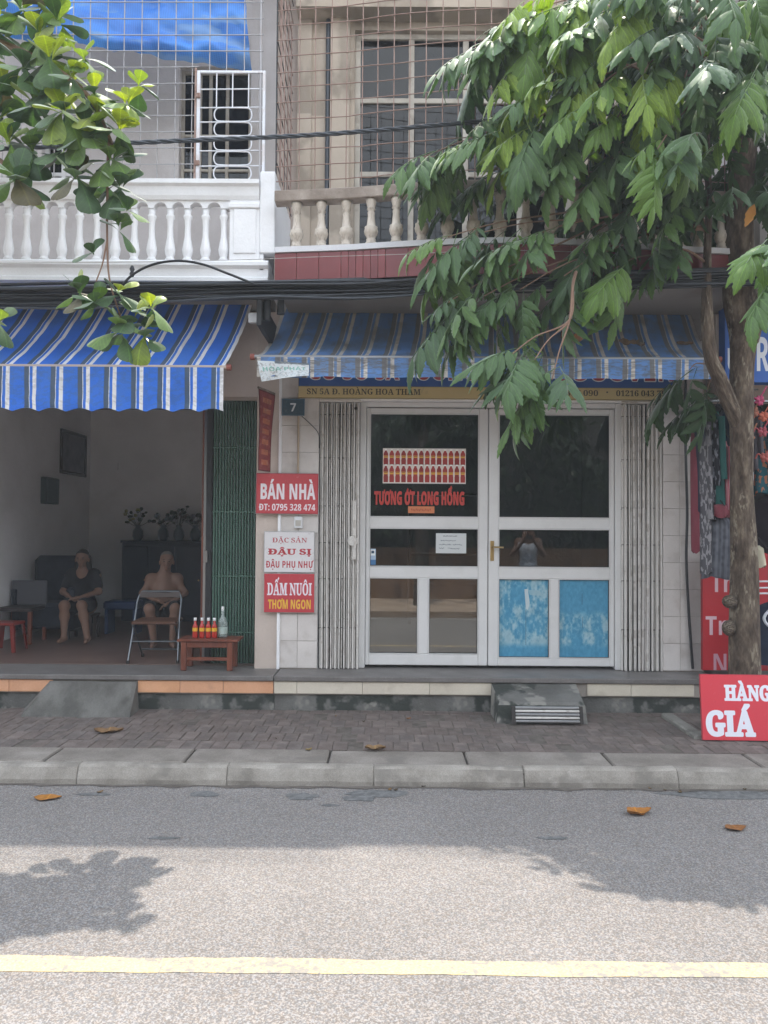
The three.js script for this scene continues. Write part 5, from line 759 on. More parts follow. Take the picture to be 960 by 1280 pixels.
// ---------------------------------------------------------------- furniture of the open room
{
  const f0 = PL + 0.004;
  // chrome folding chair
  const c = at(194, 828, 7.45), ch = thing('folding_chair', 'chrome folding chair with brown seat at the room opening', 'chair', undefined, [c.x, f0, -7.5]); ch.rotation.y = 0.06;
  const tubeSteel = std({ color: 0x6c7074, metalness: 1, roughness: 0.35 }), w = 0.215, seat = 0.37, top = 0.665, tb = (pts, r = 0.0095) => tube(pts, r, 30, 8);
  mesh('front_frame', [tb([[-w - 0.02, 0.01, 0.16], [-w, seat, 0.02], [-w + 0.01, top - 0.05, -0.1], [-w + 0.04, top, -0.115]]), tb([[w + 0.02, 0.01, 0.16], [w, seat, 0.02], [w - 0.01, top - 0.05, -0.1], [w - 0.04, top, -0.115]]), rod([-w + 0.04, top, -0.115], [w - 0.04, top, -0.115], 0.011, 8), rod([-w - 0.015, 0.2, 0.088], [w + 0.015, 0.2, 0.088], 0.009, 8)], tubeSteel, ch);
  mesh('rear_frame', [tb([[-w + 0.02, 0.01, -0.24], [-w + 0.02, seat - 0.02, 0.12]]), tb([[w - 0.02, 0.01, -0.24], [w - 0.02, seat - 0.02, 0.12]]), rod([-w + 0.02, 0.08, -0.21], [w - 0.02, 0.08, -0.21], 0.009, 8)], tubeSteel, ch);
  mesh('seat', bx(-w + 0.005, w - 0.005, seat, seat + 0.03, -0.2, 0.17, 0.012), std({ color: 0x54382a, roughness: 0.5 }), ch); mesh('backrest', sheet(10, 4, (u, v) => [lerp(-w + 0.02, w - 0.02, u), lerp(top - 0.006, top - 0.06, v), -0.11 - 0.02 * Math.sin(u * Math.PI) + v * 0.016], 0.014), std({ color: 0x3a2c26, roughness: 0.5 }), ch);
  for (const [x, z] of [[-w - 0.02, 0.16], [w + 0.02, 0.16], [-w + 0.02, -0.24], [w - 0.02, -0.24]]) mesh('foot', capped([x, 0, z], [x, 0.03, z], 0.015), M.rubber, ch);
  // low table and bottles
  const t = at(262, 832, 7.12), tb0 = thing('low_table', 'low dark red wooden table holding bottles beside the green gate', 'table', undefined, [t.x, f0, -7.12]), hh = at(262, 797, 7.12).y - f0;
  mesh('tabletop', bx(-0.27, 0.29, hh - 0.022, hh, -0.14, 0.14, 0.006), M.wood, tb0); for (const [a, b] of [[-1, -1], [1, -1], [-1, 1], [1, 1]]) mesh('leg', bx(a * 0.21 - 0.025, a * 0.21 + 0.025, 0, hh - 0.023, b * 0.11 - 0.02, b * 0.11 + 0.02, 0.004), M.wood, tb0); mesh('stretcher', bx(-0.184, 0.184, 0.09, 0.12, 0.095, 0.125, 0.003), M.wood, tb0); mesh('apron', bx(-0.184, 0.184, hh - 0.075, hh - 0.024, 0.1, 0.122, 0.003), M.wood, tb0);
  const ybt = f0 + hh, sauce = std({ color: 0xa81e14, roughness: 0.25 }), lab = std({ color: 0xd9a827, roughness: 0.6 }), cap = std({ color: 0xdedede, roughness: 0.4 });
  [244, 252.5, 260.5, 268].forEach((px, i) => { const x = X(px, 7.1, 785), b = thing('sauce_bottle', 'small bottle of red chilli sauce with yellow label and white cap', 'bottle', 'row of red bottles on the low table', [x, ybt, -7.1]); const k = 0.155; mesh('bottle', lathe([[0, 0], [0.023, 0], [0.025, 0.01], [0.025, 0.03], [0.023, 0.05], [0.025, 0.1], [0.02, 0.118], [0.011, 0.132], [0.0105, k], [0, k]], 0, 0, 0, 18), sauce, b); mesh('label', lathe([[0.0255, 0.062], [0.0255, 0.094]], 0, 0, 0, 18), lab, b); mesh('cap', lathe([[0, 0.185], [0.013, 0.185], [0.0135, 0.158], [0, 0.157]].reverse(), 0, 0, 0, 16), cap, b); });
  const gb = thing('glass_bottle', 'clear glass bottle with white stopper behind the sauce bottles', 'bottle', undefined, [X(278, 7.14, 785), ybt, -7.15]); mesh('bottle', lathe([[0, 0], [0.042, 0], [0.045, 0.012], [0.045, 0.13], [0.036, 0.165], [0.015, 0.2], [0.0135, 0.25], [0, 0.25]], 0, 0, 0, 22), new THREE.MeshPhysicalMaterial({ color: 0xd2dedb, transmission: 0.75, thickness: 0, roughness: 0.12, ior: 1.5 }), gb); mesh('stopper', capped([0, 0.25, 0], [0, 0.285, 0], 0.013), cap, gb); mesh('label', lathe([[0.0455, 0.035], [0.0455, 0.1]], 0, 0, 0, 22), std({ color: 0x9fb0aa, roughness: 0.5 }), gb);
  // dark cabinet with vases of flowers
  const cz = -10.85, x0 = X(151, 10.6, 700), x1 = X(252, 10.6, 700), ct = Y(676, 10.6, 200), cab = thing('cabinet', 'dark blue sideboard against the back wall of the room', 'cabinet');
  const blueDark = std({ map: mottled([26, 42, 66], { size: 128, metres: 0.6, amp: 8, grain: 6, seed: 601 }), roughness: 0.45 });
  mesh('carcass', bx(x0, x1, f0, ct - 0.03, cz - 0.25, cz + 0.2, 0.005), blueDark, cab); mesh('top', bx(x0 - 0.02, x1 + 0.02, ct - 0.029, ct, cz - 0.26, cz + 0.23, 0.006), blueDark, cab); for (let i = 0; i < 3; i++) { const a = lerp(x0, x1, i / 3) + 0.015, b = lerp(x0, x1, (i + 1) / 3) - 0.015; const dr = mesh('cabinet_door', bx(a, b, f0 + 0.08, ct - 0.08, cz + 0.201, cz + 0.218, 0.004), blueDark, cab); mesh('knob', new THREE.SphereGeometry(0.012, 10, 8).translate(b - 0.03, 1.0, cz + 0.228), M.brass, dr); }
  const R = rng(611);
  const vase = (px, h, label, leafC, flowerC) => { const v = thing('vase', label, 'vase', undefined, [X(px, 10.7, 670), ct, cz]); mesh('pot', lathe([[0, 0], [0.05, 0], [0.075, 0.06], [0.07, 0.13], [0.035, 0.19], [0.045, 0.22], [0.03, 0.22], [0, 0.02]], 0, 0, 0, 18), std({ color: 0x46525c, roughness: 0.3 }), v); const lv = [], fl = []; for (let i = 0; i < 16; i++) { const a = R() * 6.28, r = 0.04 + R() * 0.16, y = 0.24 + R() * h; lv.push(rod([0, 0.18, 0], [Math.cos(a) * r, y, Math.sin(a) * r * 0.6], 0.003, 4)); const s = new THREE.SphereGeometry(0.024 + R() * 0.016, 6, 5); s.scale(1, 0.5, 1); s.rotateX(R() * 2); s.translate(Math.cos(a) * r, y, Math.sin(a) * r * 0.6); (i % 3 ? lv : fl).push(s); } mesh('stems', lv, std({ color: leafC, roughness: 0.8 }), v).userData.kind = 'stuff'; mesh('flowers', fl, std({ color: flowerC, roughness: 0.8 }), v).userData.kind = 'stuff'; };
  vase(168, 0.22, 'vase of yellowish flowers at the left end of the dark sideboard', 0x2c3a26, 0x8a8444); vase(200, 0.14, 'vase with dark foliage on the middle of the sideboard', 0x2b3530, 0x5a5a58); vase(220, 0.26, 'tall vase with pale flowers on the dark sideboard', 0x2c3630, 0x777070); vase(241, 0.12, 'small vase at the gate end of the sideboard', 0x2a3330, 0x5a5058);
  const bk = thing('blue_bench', 'low blue bench between the seated woman and the shirtless man', 'bench', undefined, [X(153, 9.4, 760), f0, -9.45]); mesh('seat', bx(-0.2, 0.2, 0.3, 0.4, -0.16, 0.16, 0.02), M.plasticBlue, bk); for (const a of [-1, 1]) mesh('leg', bx(a * 0.17 - 0.02, a * 0.17 + 0.02, 0, 0.3, -0.13, 0.13, 0.005), M.plasticBlue, bk);
  // sofa, red stool, boxes by the left wall
  const so = thing('sofa', 'dark upholstered sofa against the left wall of the open room', 'sofa', undefined, [-3.93, f0, -9.1]); mesh('base', bx(-0.3, 0.26, 0.12, 0.42, -0.3, 0.3, 0.04), M.sofa, so); mesh('backrest', bx(-0.34, 0.3, 0.3, 0.95, -0.36, -0.16, 0.06), M.sofa, so); mesh('arm', bx(-0.38, -0.29, 0.1, 0.6, -0.34, 0.3, 0.03), M.sofa, so); mesh('arm', bx(0.25, 0.34, 0.1, 0.6, -0.34, 0.3, 0.03), M.sofa, so);
  const st = thing('plastic_stool', 'red plastic stool at the left side of the room opening', 'stool', undefined, [X(6, 8.0, 800), f0, -8.05]); mesh('seat', bx(-0.13, 0.13, 0.27, 0.3, -0.13, 0.13, 0.012), M.plasticRed, st); for (const [a, b] of [[-1, -1], [1, -1], [-1, 1], [1, 1]]) mesh('leg', hull([[a * 0.12, 0.28, b * 0.12], [a * 0.08, 0.28, b * 0.12], [a * 0.12, 0.28, b * 0.08], [a * 0.15, 0, b * 0.15], [a * 0.12, 0, b * 0.15], [a * 0.15, 0, b * 0.12]]), M.plasticRed, st);
  const wc = thing('wooden_chair', 'old wooden armchair beside the red stool', 'chair', undefined, [X(24, 8.6, 790), f0, -8.65]); mesh('seat', bx(-0.2, 0.2, 0.36, 0.4, -0.2, 0.2, 0.008), M.woodDark, wc); mesh('backrest', bx(-0.2, 0.2, 0.4, 0.68, -0.2, -0.16, 0.01), std({ color: 0x55565c, roughness: 0.8 }), wc); for (const [a, b] of [[-1, -1], [1, -1], [-1, 1], [1, 1]]) mesh('leg', bx(a * 0.18 - 0.02, a * 0.18 + 0.02, 0, 0.36, b * 0.18 - 0.02, b * 0.18 + 0.02, 0.004), M.wood, wc);
  // framed picture and a box on the left wall
  const fr = thing('picture', 'dark framed picture on the left wall of the open room', 'picture'), z0 = -10.15, z1 = -11.0, yt = Y(540, 10.55, 84), yb = Y(594, 10.55, 84);
  mesh('frame', [bx(-4.349, -4.32, yt - 0.045, yt, z1, z0, 0.004), bx(-4.349, -4.32, yb, yb + 0.045, z1, z0, 0.004), bx(-4.349, -4.32, yb + 0.045, yt - 0.045, z0 - 0.045, z0, 0.004), bx(-4.349, -4.32, yb + 0.045, yt - 0.045, z1, z1 + 0.045, 0.004)], M.woodDark, fr); mesh('print', bx(-4.349, -4.338, yb + 0.045, yt - 0.045, z1 + 0.045, z0 - 0.045), std({ map: mottled([104, 104, 110], { size: 128, metres: 0.5, amp: 30, grain: 6, seed: 621 }), roughness: 0.5 }), fr);
  const mb = thing('meter_box', 'small dark green box on the left wall below the picture', 'box'); mesh('case', bx(-4.349, -4.27, Y(630, 9.75, 53), Y(597, 9.75, 53), -9.98, -9.6, 0.01), std({ color: 0x2f403f, roughness: 0.5 }), mb); mesh('lid', bx(-4.269, -4.26, Y(627, 9.75, 53), Y(600, 9.75, 53), -9.95, -9.63, 0.004), std({ color: 0x38494a, roughness: 0.5 }), mb);
  tag(mesh('wall_switch', bx(X(147, 11.19, 585) - 0.012, X(147, 11.19, 585) + 0.012, Y(590, 11.19), Y(581, 11.19), -11.199, -11.19, 0.003), M.plasticWhite), 'small white switch on the back wall of the room', 'switch');
}
// ---------------------------------------------------------------- clothes by the tree
{
  const R = rng(701);
  const cloth = (label, px0, px1, py0, py1, d, map, folds, depthW = 0.14, sleeves = true) => {
    const g = thing('garment', label, 'garment'), a = at(px0, py0, d), b = at(px1, py1, d), xc = (a.x + b.x) / 2, w = (b.x - a.x) / 2, top = a.y, h = a.y - b.y, ph = R() * 6;
    // a hanging garment seen from its side: a closed, folded tube, narrow at the shoulder
    const m = std({ map, roughness: 0.95 }); const f = (u, v) => { const t = u * Math.PI * 2, sh = smooth(0, 0.16, v) * 0.75 + 0.25, fo = 1 + 0.16 * v * Math.sin(t * folds + ph) + 0.1 * (fbm(u, v * 0.6, 8, 3, 31 + px0) - 0.5), hem = 0.014 * Math.sin(t * 3 + ph) * v; return [xc + Math.cos(t) * w * sh * fo + Math.sin(v * 3 + ph) * 0.008, top - v * h - 0.04 * (1 - Math.abs(Math.sin(t))) * 0 + hem - (1 - sh) * 0.0, -d + Math.sin(t) * depthW * (0.3 + 0.7 * smooth(-0.05, 0.2, v)) * fo * 0.5]; };
    mesh('cloth', sheet(40, 22, (u, v) => f(1 - u, v), 0.003, (u, v) => [u * 2, v * h * 2.2]), m, g);
    if (sleeves) mesh('sleeve', sheet(12, 12, (u, v) => { const t = u * Math.PI * 2; return [xc + Math.cos(-t) * w * 0.5 + 0.02 * v, top - 0.05 - v * h * 0.62, -d + depthW * 0.52 + Math.sin(-t) * 0.05]; }, 0.003, (u, v) => [u, v * h]), m, g);
    mesh('hanger', [tube([[xc, top + 0.07, -d], [xc + 0.012, top + 0.09, -d], [xc, top + 0.11, -d - 0.012], [xc - 0.01, top + 0.1, -d]], 0.003, 16, 5), rod([xc, top + 0.07, -d], [xc, top - 0.02, -d + 0.15], 0.005, 6), rod([xc, top + 0.07, -d], [xc, top - 0.02, -d - 0.15], 0.005, 6)], M.steelDark, g);
    return g;
  };
  const plain = (c, s) => mottled(c, { size: 128, metres: 0, amp: 10, grain: 12, seed: s, n: 4 });
  const spots = (bg, fg, s) => tex(128, 0, (u, v) => { const n = vnoise(u, v, 14, s) * 0.7 + vnoise(u, v, 34, s + 1) * 0.3, k = smooth(0.56, 0.6, n); return bg.map((c, i) => lerp(c, fg[i], k)); });
  const d = 6.55;
  cloth('dusty red long coat hanging nearest the tiled pillar', 866, 875, 520, 690, d + 0.1, plain([122, 54, 66], 1), 3);
  cloth('navy garment hanging between the red coat and the dotted one', 869, 880, 525, 640, d + 0.06, plain([38, 42, 60], 2), 4);
  cloth('grey and white dotted dress hanging beside the tree trunk', 875, 886, 522, 716, d, spots([78, 77, 82], [140, 138, 142], 5), 3);
  cloth('black garment with tiny pale dots on the rack by the tree', 884, 894, 520, 650, d - 0.02, spots([24, 26, 34], [120, 122, 130], 9), 4);
  cloth('teal green jacket hanging beside the tree trunk', 890, 903, 515, 640, d - 0.05, plain([40, 92, 88], 3), 3);
  cloth('pink striped shirt half hidden by the tree trunk', 903, 911, 552, 645, d - 0.06, tex(128, 0, (u) => (u * 10 % 1 < 0.3 ? [196, 170, 176] : [176, 84, 96])), 3);
  cloth('navy blue garment hidden mostly behind the trunk', 899, 916, 512, 600, d + 0.04, plain([30, 40, 66], 7), 3);
  cloth('grey ribbed skirt hanging low above the red sign', 880, 914, 642, 722, d + 0.02, tex(128, 0, (u, v) => { const k = (u * 9 % 1 < 0.5 ? 92 : 74) + (vnoise(u, v, 16, 3) - 0.5) * 26; return [k, k + 2, k + 10]; }), 6, 0.2, false);
  cloth('dark rose cloth below the teal jacket', 886, 906, 630, 646, d - 0.04, plain([128, 64, 74], 8), 5, 0.25, false);
  const d2 = 6.5;
  cloth('grey hooded top hanging right of the tree trunk', 936, 948, 512, 590, d2 + 0.1, plain([88, 86, 92], 11), 3);
  cloth('teal printed dress with orange flecks right of the trunk', 944, 975, 518, 618, d2 + 0.06, spots([22, 78, 88], [150, 96, 70], 14), 5);
  cloth('black skirt hanging below the teal printed dress', 944, 985, 618, 690, d2 + 0.14, plain([34, 24, 34], 12), 5, 0.3, false);
  const ts = cloth('navy shirt with a white print hanging low at the shop front', 940, 1010, 748, 832, d2 + 0.2, plain([24, 34, 54], 13), 3, 0.16, false);
  mesh('chest_print', tube([0, 1, 2, 3, 4].map((k) => { const p = at(963 - Math.sin(k / 4 * 3.1) * 8, 762 + k * 5.5, d2 + 0.07); return p; }), 0.012, 14, 6), std({ color: 0xc9ced4, roughness: 0.8 }), ts);
  cloth('cream vest hanging on the rail behind the trunk', 943, 954, 682, 708, d2 + 0.1, plain([206, 200, 176], 15), 3, 0.12, false);
  // rails
  const r1 = thing('clothes_rail', 'steel rail carrying the clothes beside the tiled pillar', 'clothes rail'); const ya = Y(510, d, 890); mesh('bar', rod([X(880, d, 510), ya + 0.045, -7.148], [X(880, d, 510), ya + 0.045, -6.2], 0.011, 8), M.chrome, r1); mesh('cross_bar', rod([X(862, d, 510), ya + 0.06, -d], [X(1020, d, 510), ya + 0.06, -d], 0.012, 8), M.chrome, r1); mesh('post', rod([X(1018, d, 510), PL, -d], [X(1018, d, 510), ya + 0.06, -d], 0.014, 8), M.chrome, r1);
  const r2 = thing('display_rack', 'white wire display rack at the clothes shop front', 'rack'); for (const py of [727, 735, 742]) mesh('bar', rod(at(938, py, d2), at(1010, py - 1, d2), 0.008, 6), M.barWhite, r2); mesh('upright', rod(at(940, 480, 6.9), at(940, 836, 6.9), 0.014, 8), M.barWhite, r2); mesh('hook', rod(at(940, 487, 6.9), at(947, 487, 6.6), 0.008, 6), M.barWhite, r2);
  // bright pompom ornaments
  const orn = (label, px, py, col, n) => { const g = thing('flower_ornament', label, 'ornament', undefined, at(px, py, 6.38).toArray()), s = [], m = std({ color: col, roughness: 0.7 }); for (let i = 0; i < n; i++) { const a = i / n * 6.28, q = new THREE.SphereGeometry(0.02, 8, 6); q.scale(1.25, 0.8, 0.6); q.rotateZ(a); q.translate(Math.cos(a) * 0.022, Math.sin(a) * 0.022, 0.01 * (i % 2)); s.push(q); } mesh('petals', s, m, g); mesh('ribbon', tube([[0, 0.02, 0], [0.03, 0.07, 0.01], [0.06, 0.12, 0]], 0.007, 10, 5), m, g); mesh('ribbon', tube([[-0.02, 0, 0], [-0.06, 0.03, 0.01], [-0.08, -0.01, 0]], 0.007, 10, 5), m, g); };
  orn('hot pink fabric flower hanging right of the trunk', 949, 501, 0xa83a62, 7); orn('orange fabric flower under the pink one', 954, 521, 0xa8523a, 7); orn('dull orange fabric flower beside the grey top', 942, 515, 0x8a5440, 6); orn('orange fabric flower low on the grey top', 937, 547, 0x8f5a3a, 6); orn('red fabric flower on the teal printed dress', 953, 540, 0x96404c, 6); orn('coral fabric flower near the hem of the teal dress', 956, 572, 0x9a4c44, 6);
}
// ---------------------------------------------------------------- leaves
const veinTex = tex(128, 0, (u, v) => { const m = Math.abs(u - 0.5), a = smooth(0.035, 0.01, m), side = smooth(0.82, 0.97, Math.cos((v * 9 - m * 5) * Math.PI * 2) * 0.5 + 0.5) * 0.35, n = (fbm(u, v, 8, 4, 801) - 0.5) * 50, k = 205 + n + (a * 0.9 + side) * 46; return [k, k, k - a * 20]; });
const leafMat = (r, g, b, tr = 0.4, coat = 0.42) => new THREE.MeshPhysicalMaterial({ map: veinTex, color: lin(r, g, b), transmission: tr, thickness: 0, roughness: 0.88, clearcoat: coat, clearcoatRoughness: 0.27 });
// one blade: folded along the midrib, arching down; outline(t) gives the half width
function blade(len, wid, outline, seg, fold, arch, teeth, R) {
  const P = [], U = [], I = [];
  for (let i = 0; i <= seg; i++) { const t = i / seg, w = wid * outline(t), x = len * t * (1 - arch * 0.18 * t), y = -arch * len * 0.42 * t * t, tw = teeth && t > 0.35 && t < 0.97 ? (i % 2 ? 1.13 : 0.86) : 1, wob = 0.02 * len * (R() - 0.5);
    P.push(x, y - w * fold + wob * 0.5, -w * tw, x, y, 0, x, y - w * fold - wob * 0.5, w * tw); U.push(0.5 - 0.5 * w / wid, t, 0.5, t, 0.5 + 0.5 * w / wid, t); }
  for (let i = 0; i < seg; i++) { const a = i * 3, b = a + 3; I.push(a, a + 1, b + 1, a, b + 1, b, a + 1, a + 2, b + 2, a + 1, b + 2, b + 1); }
  const g = new THREE.BufferGeometry(); g.setAttribute('position', new THREE.Float32BufferAttribute(P, 3)); g.setAttribute('uv', new THREE.Float32BufferAttribute(U, 2)); g.setIndex(I); g.computeVertexNormals(); return g;
}
const lance = (t) => Math.pow(Math.sin(Math.PI * Math.pow(t, 0.82)), 0.8) * (1 - 0.25 * t) + 0.01, obov = (t) => Math.pow(t, 0.75) * Math.sqrt(Math.max(0, 1 - Math.pow((t - 0.62) / 0.385, 2) * (t > 0.62 ? 1 : 0))) * 1.05 * (0.34 + 0.66 * smooth(0, 0.6, t)) + 0.012;
function turnTo(dir, up) { const x = dir.clone().normalize(), z = x.clone().cross(up).normalize(), y = z.clone().cross(x).normalize(); return new THREE.Matrix4().makeBasis(x, y, z); }
function compound(seed, pairs, L) {                    // stalk along +x, leaflets both sides and one at the tip
  const R = rng(seed), out = [], spine = (t) => new THREE.Vector3(L * t * (1 - 0.1 * t), -0.16 * L * t * t, 0.02 * L * Math.sin(t * 4 + seed));
  const pts = []; for (let i = 0; i <= 6; i++) pts.push(spine(i / 6)); out.push(new THREE.TubeGeometry(new THREE.CatmullRomCurve3(pts), 6, 0.0032, 4));
  for (let p = 0; p <= pairs; p++) for (const s of p === pairs ? [0] : [-1, 1]) {
    const t = p === pairs ? 1 : 0.28 + 0.66 * (p + (s > 0 ? 0.25 : 0)) / pairs, l = L * (0.36 + 0.2 * Math.sin(0.6 + 2.2 * p / pairs)) * (0.75 + 0.4 * R()), b = blade(l, l * (0.14 + 0.05 * R()), lance, 12, 0.15 + 0.5 * R(), 0.2 + 0.9 * R(), true, R);
    const ang = s * (0.75 + 0.35 * R()) * (1 - 0.35 * p / pairs), dir = new THREE.Vector3(Math.cos(ang), -0.25 - 0.5 * R(), Math.sin(ang)), m = turnTo(dir, new THREE.Vector3(0.1 * (R() - 0.5), 1, 0.5 * (R() - 0.5)));
    b.applyMatrix4(m); const c = spine(t); b.translate(c.x, c.y, c.z); out.push(b);
  }
  const g = merge(out); return g;
}
// ---------------------------------------------------------------- the street tree with feathered leaves
{
  const R = rng(901), tr = thing('street_tree', 'street tree with feathered toothed leaves and mottled trunk before the faded awning', 'tree');
  const d0 = 6.22, T = (px, py, d = d0) => at(px, py, d);
  mesh('trunk', limb([T(930, 910), T(930, 860), T(930, 790), T(930, 690), T(927, 613), T(927, 540), T(927, 470), T(929, 418), T(925, 375, 6.18), T(924, 328, 6.15), T(926, 240, 6.05), T(934, 150, 5.95), T(940, 40, 5.85), T(930, -120, 5.75)], [0.135, 0.112, 0.106, 0.1, 0.088, 0.094, 0.098, 0.135, 0.115, 0.098, 0.094, 0.088, 0.08, 0.07], 90, 26, 0.16, 3), M.bark, tr);
  mesh('limb', limb([T(926, 540), T(917, 516, 6.18), T(908, 496, 6.14), T(898, 470, 6.07), T(889, 448, 6.01), T(885, 415, 5.98), T(884, 330, 5.98), T(886, 250, 5.93), T(880, 150, 5.8), T(860, 60, 5.6)], [0.06, 0.062, 0.056, 0.05, 0.036, 0.028, 0.026, 0.026, 0.022, 0.018], 60, 14, 0.18, 5), M.bark, tr);
  mesh('limb', limb([T(936, 425), T(945, 398, 6.1), T(956, 370, 5.95), T(975, 320, 5.75), T(990, 240, 5.5)], [0.075, 0.06, 0.048, 0.04, 0.03], 30, 14, 0.14, 6), M.bark, tr);
  mesh('bark_knob', new THREE.SphereGeometry(0.06, 12, 10).scale(1, 0.9, 0.8).translate(...T(912, 752, 6.16).toArray()), M.bark, tr); mesh('bark_knob', new THREE.SphereGeometry(0.055, 12, 10).scale(1, 1.15, 0.8).translate(...T(911, 785, 6.16).toArray()), M.bark, tr);
  const G = [0, 1, 2, 3, 4, 5].map((i) => compound(910 + i, 3 + (i % 3), 0.43 + 0.05 * (i % 3)));
  const Ms = [leafMat(0.085, 0.2, 0.04), leafMat(0.115, 0.245, 0.04), leafMat(0.068, 0.165, 0.045), leafMat(0.2, 0.4, 0.03, 0.55), leafMat(0.38, 0.6, 0.02, 0.6)];  // last two yellow-greens stand in for leaves glowing in the sun
  // twig tips: pixel, depth, how many leaves, spread in metres
  const tips = [[715, -8, 5.35, 6, 0.16], [775, -12, 5.3, 6, 0.18], [850, -15, 5.25, 6, 0.18], [925, -15, 5.2, 6, 0.18], [858, 45, 5.2, 6, 0.18], [925, 60, 5.2, 6, 0.18], [605, 62, 5.64, 4, 0.05], [618, 150, 5.66, 4, 0.05], [622, 30, 5.62, 5, 0.06], [650, 18, 5.4, 7, 0.12], [690, 10, 5.38, 7, 0.18], [745, 22, 5.3, 7, 0.2], [810, 8, 5.15, 7, 0.2], [880, 0, 5.05, 8, 0.22], [950, 20, 5.0, 7, 0.2], [640, 50, 5.42, 6, 0.1], [676, 80, 5.38, 7, 0.18], [740, 85, 5.3, 7, 0.2], [810, 80, 5.05, 7, 0.22], [885, 85, 5.0, 8, 0.24], [945, 100, 5.0, 7, 0.22], [645, 130, 5.4, 7, 0.16], [700, 145, 5.4, 6, 0.18], [770, 150, 5.4, 7, 0.22], [840, 150, 5.5, 9, 0.24], [910, 165, 5.5, 9, 0.24], [636, 178, 5.42, 6, 0.12], [690, 200, 5.5, 5, 0.14], [760, 205, 5.5, 5, 0.16], [822, 186, 4.95, 4, 0.08], [866, 190, 5.0, 4, 0.08], [850, 230, 5.6, 7, 0.2],
    [525, 198, 5.68, 6, 0.1], [565, 206, 5.66, 6, 0.12], [610, 218, 5.7, 4, 0.1], [560, 296, 5.58, 6, 0.09], [605, 290, 5.56, 6, 0.11], [655, 300, 5.56, 4, 0.11], [560, 378, 5.55, 6, 0.09], [605, 370, 5.55, 7, 0.11], [650, 362, 5.55, 5, 0.1], [745, 290, 5.75, 5, 0.16], [795, 285, 5.8, 6, 0.2], [838, 300, 5.82, 6, 0.18], [770, 335, 5.8, 3, 0.12], [705, 345, 5.6, 3, 0.1],
    [636, 446, 5.25, 5, 0.05], [668, 450, 5.25, 4, 0.04], [690, 475, 5.25, 5, 0.05], [968, 300, 4.5, 5, 0.08], [985, 330, 4.4, 4, 0.1], [862, 462, 6.2, 3, 0.05], [884, 488, 6.25, 4, 0.06]];
  const hub = T(930, 60, 5.75);
  let count = 0; const extra = [];
  const leafAt = (p, out, lit, near) => {
    const dir = new THREE.Vector3(out.x + (R() - 0.5) * 1.5, -0.25 - R() * 0.9, out.z + (R() - 0.5) * 1.3).normalize(), up = new THREE.Vector3((R() - 0.5) * 0.8, 1, (R() - 0.5) * 0.8 + 0.25);
    const m = turnTo(dir, up); m.setPosition(p); const s = 0.68 + R() * 0.5; m.scale(new THREE.Vector3(s, s, s)); return m;
  };
  for (const [px, py, d, n, sp] of tips) {
    const c = at(px, py, d), out = c.clone().sub(hub).setY(0).normalize().multiplyScalar(0.85), low = py > 260, from = low ? T(887, 235 + R() * 110, 5.98) : T(885 + R() * 45, 20 + R() * 180, 5.85);
    if (px > 940 && py > 280) from.copy(T(975, 260, 5.6)); if (py > 455 && px > 850) from.copy(T(905, 480, 6.15));
    const mid = from.clone().lerp(c, 0.55); mid.y += low ? 0.1 : 0.28; if (py > 430 && px < 720) { from.copy(T(720, 340, 5.6)); mid.copy(at(712, 400, 5.4)); }
    mesh('twig', limb([from, from.clone().lerp(mid, 0.5).add(new THREE.Vector3(0, 0.08, 0)), mid, mid.clone().lerp(c, 0.6).add(new THREE.Vector3(0, 0.03, 0)), c], [0.013, 0.0095, 0.0075, 0.0055, 0.004], 16, 6, 0.1, px), M.barkThin, tr);
    for (let i = 0; i < n * 0.9; i++) {
      const p = c.clone().lerp(mid, R() * 0.35).add(new THREE.Vector3((R() - 0.5) * sp * 1.6, (R() - 0.5) * sp, (R() - 0.5) * sp * 1.6)), m = leafAt(p, out, 0, d < 5), mi = py < 190 && d < 5.43 && px < 830 ? [0, 1, 3, 3, 4, 4][Math.floor(R() * 6)] : Math.floor(R() * 3.3);  // upper left tips get the greens with painted sunlight more often
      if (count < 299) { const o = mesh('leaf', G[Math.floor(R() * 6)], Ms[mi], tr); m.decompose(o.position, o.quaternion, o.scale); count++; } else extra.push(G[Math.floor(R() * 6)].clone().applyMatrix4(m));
    }
  }
  // the rest of the crown: depth of foliage behind, and what rises above the frame
  for (let i = 0; i < 700; i++) {
    let p; if (i < 250) { p = at(715 + R() * 310, -45 + R() * 300, 5.55 + R() * 0.55); if (p.x < 1.5 && R() < 0.6) continue; }
    else { p = new THREE.Vector3(3.9 + (R() - 0.5) * 2.4, 5.6 + R() * 2.0, -5.65 + (R() - 0.5) * 1.1); const q = Math.hypot((p.x - 3.9) / 1.2, (p.y - 5.9) / 2.1, (p.z + 5.65) / 0.6); if (q > 1) continue; }
    extra.push(G[i % 6].clone().applyMatrix4(leafAt(p, p.clone().sub(hub).setY(0).normalize(), 0, false)));
  }
  mesh('foliage', extra, Ms[2], tr).userData.kind = 'stuff';
  const dry = std({ color: 0x9a6a2e, roughness: 0.8 }); const dl = mesh('withered_leaf', blade(0.16, 0.05, lance, 8, 0.5, 1.2, true, R), dry, tr); dl.position.copy(at(943, 255, 5.0)); dl.rotation.set(0.4, 0.3, -1.3);
}
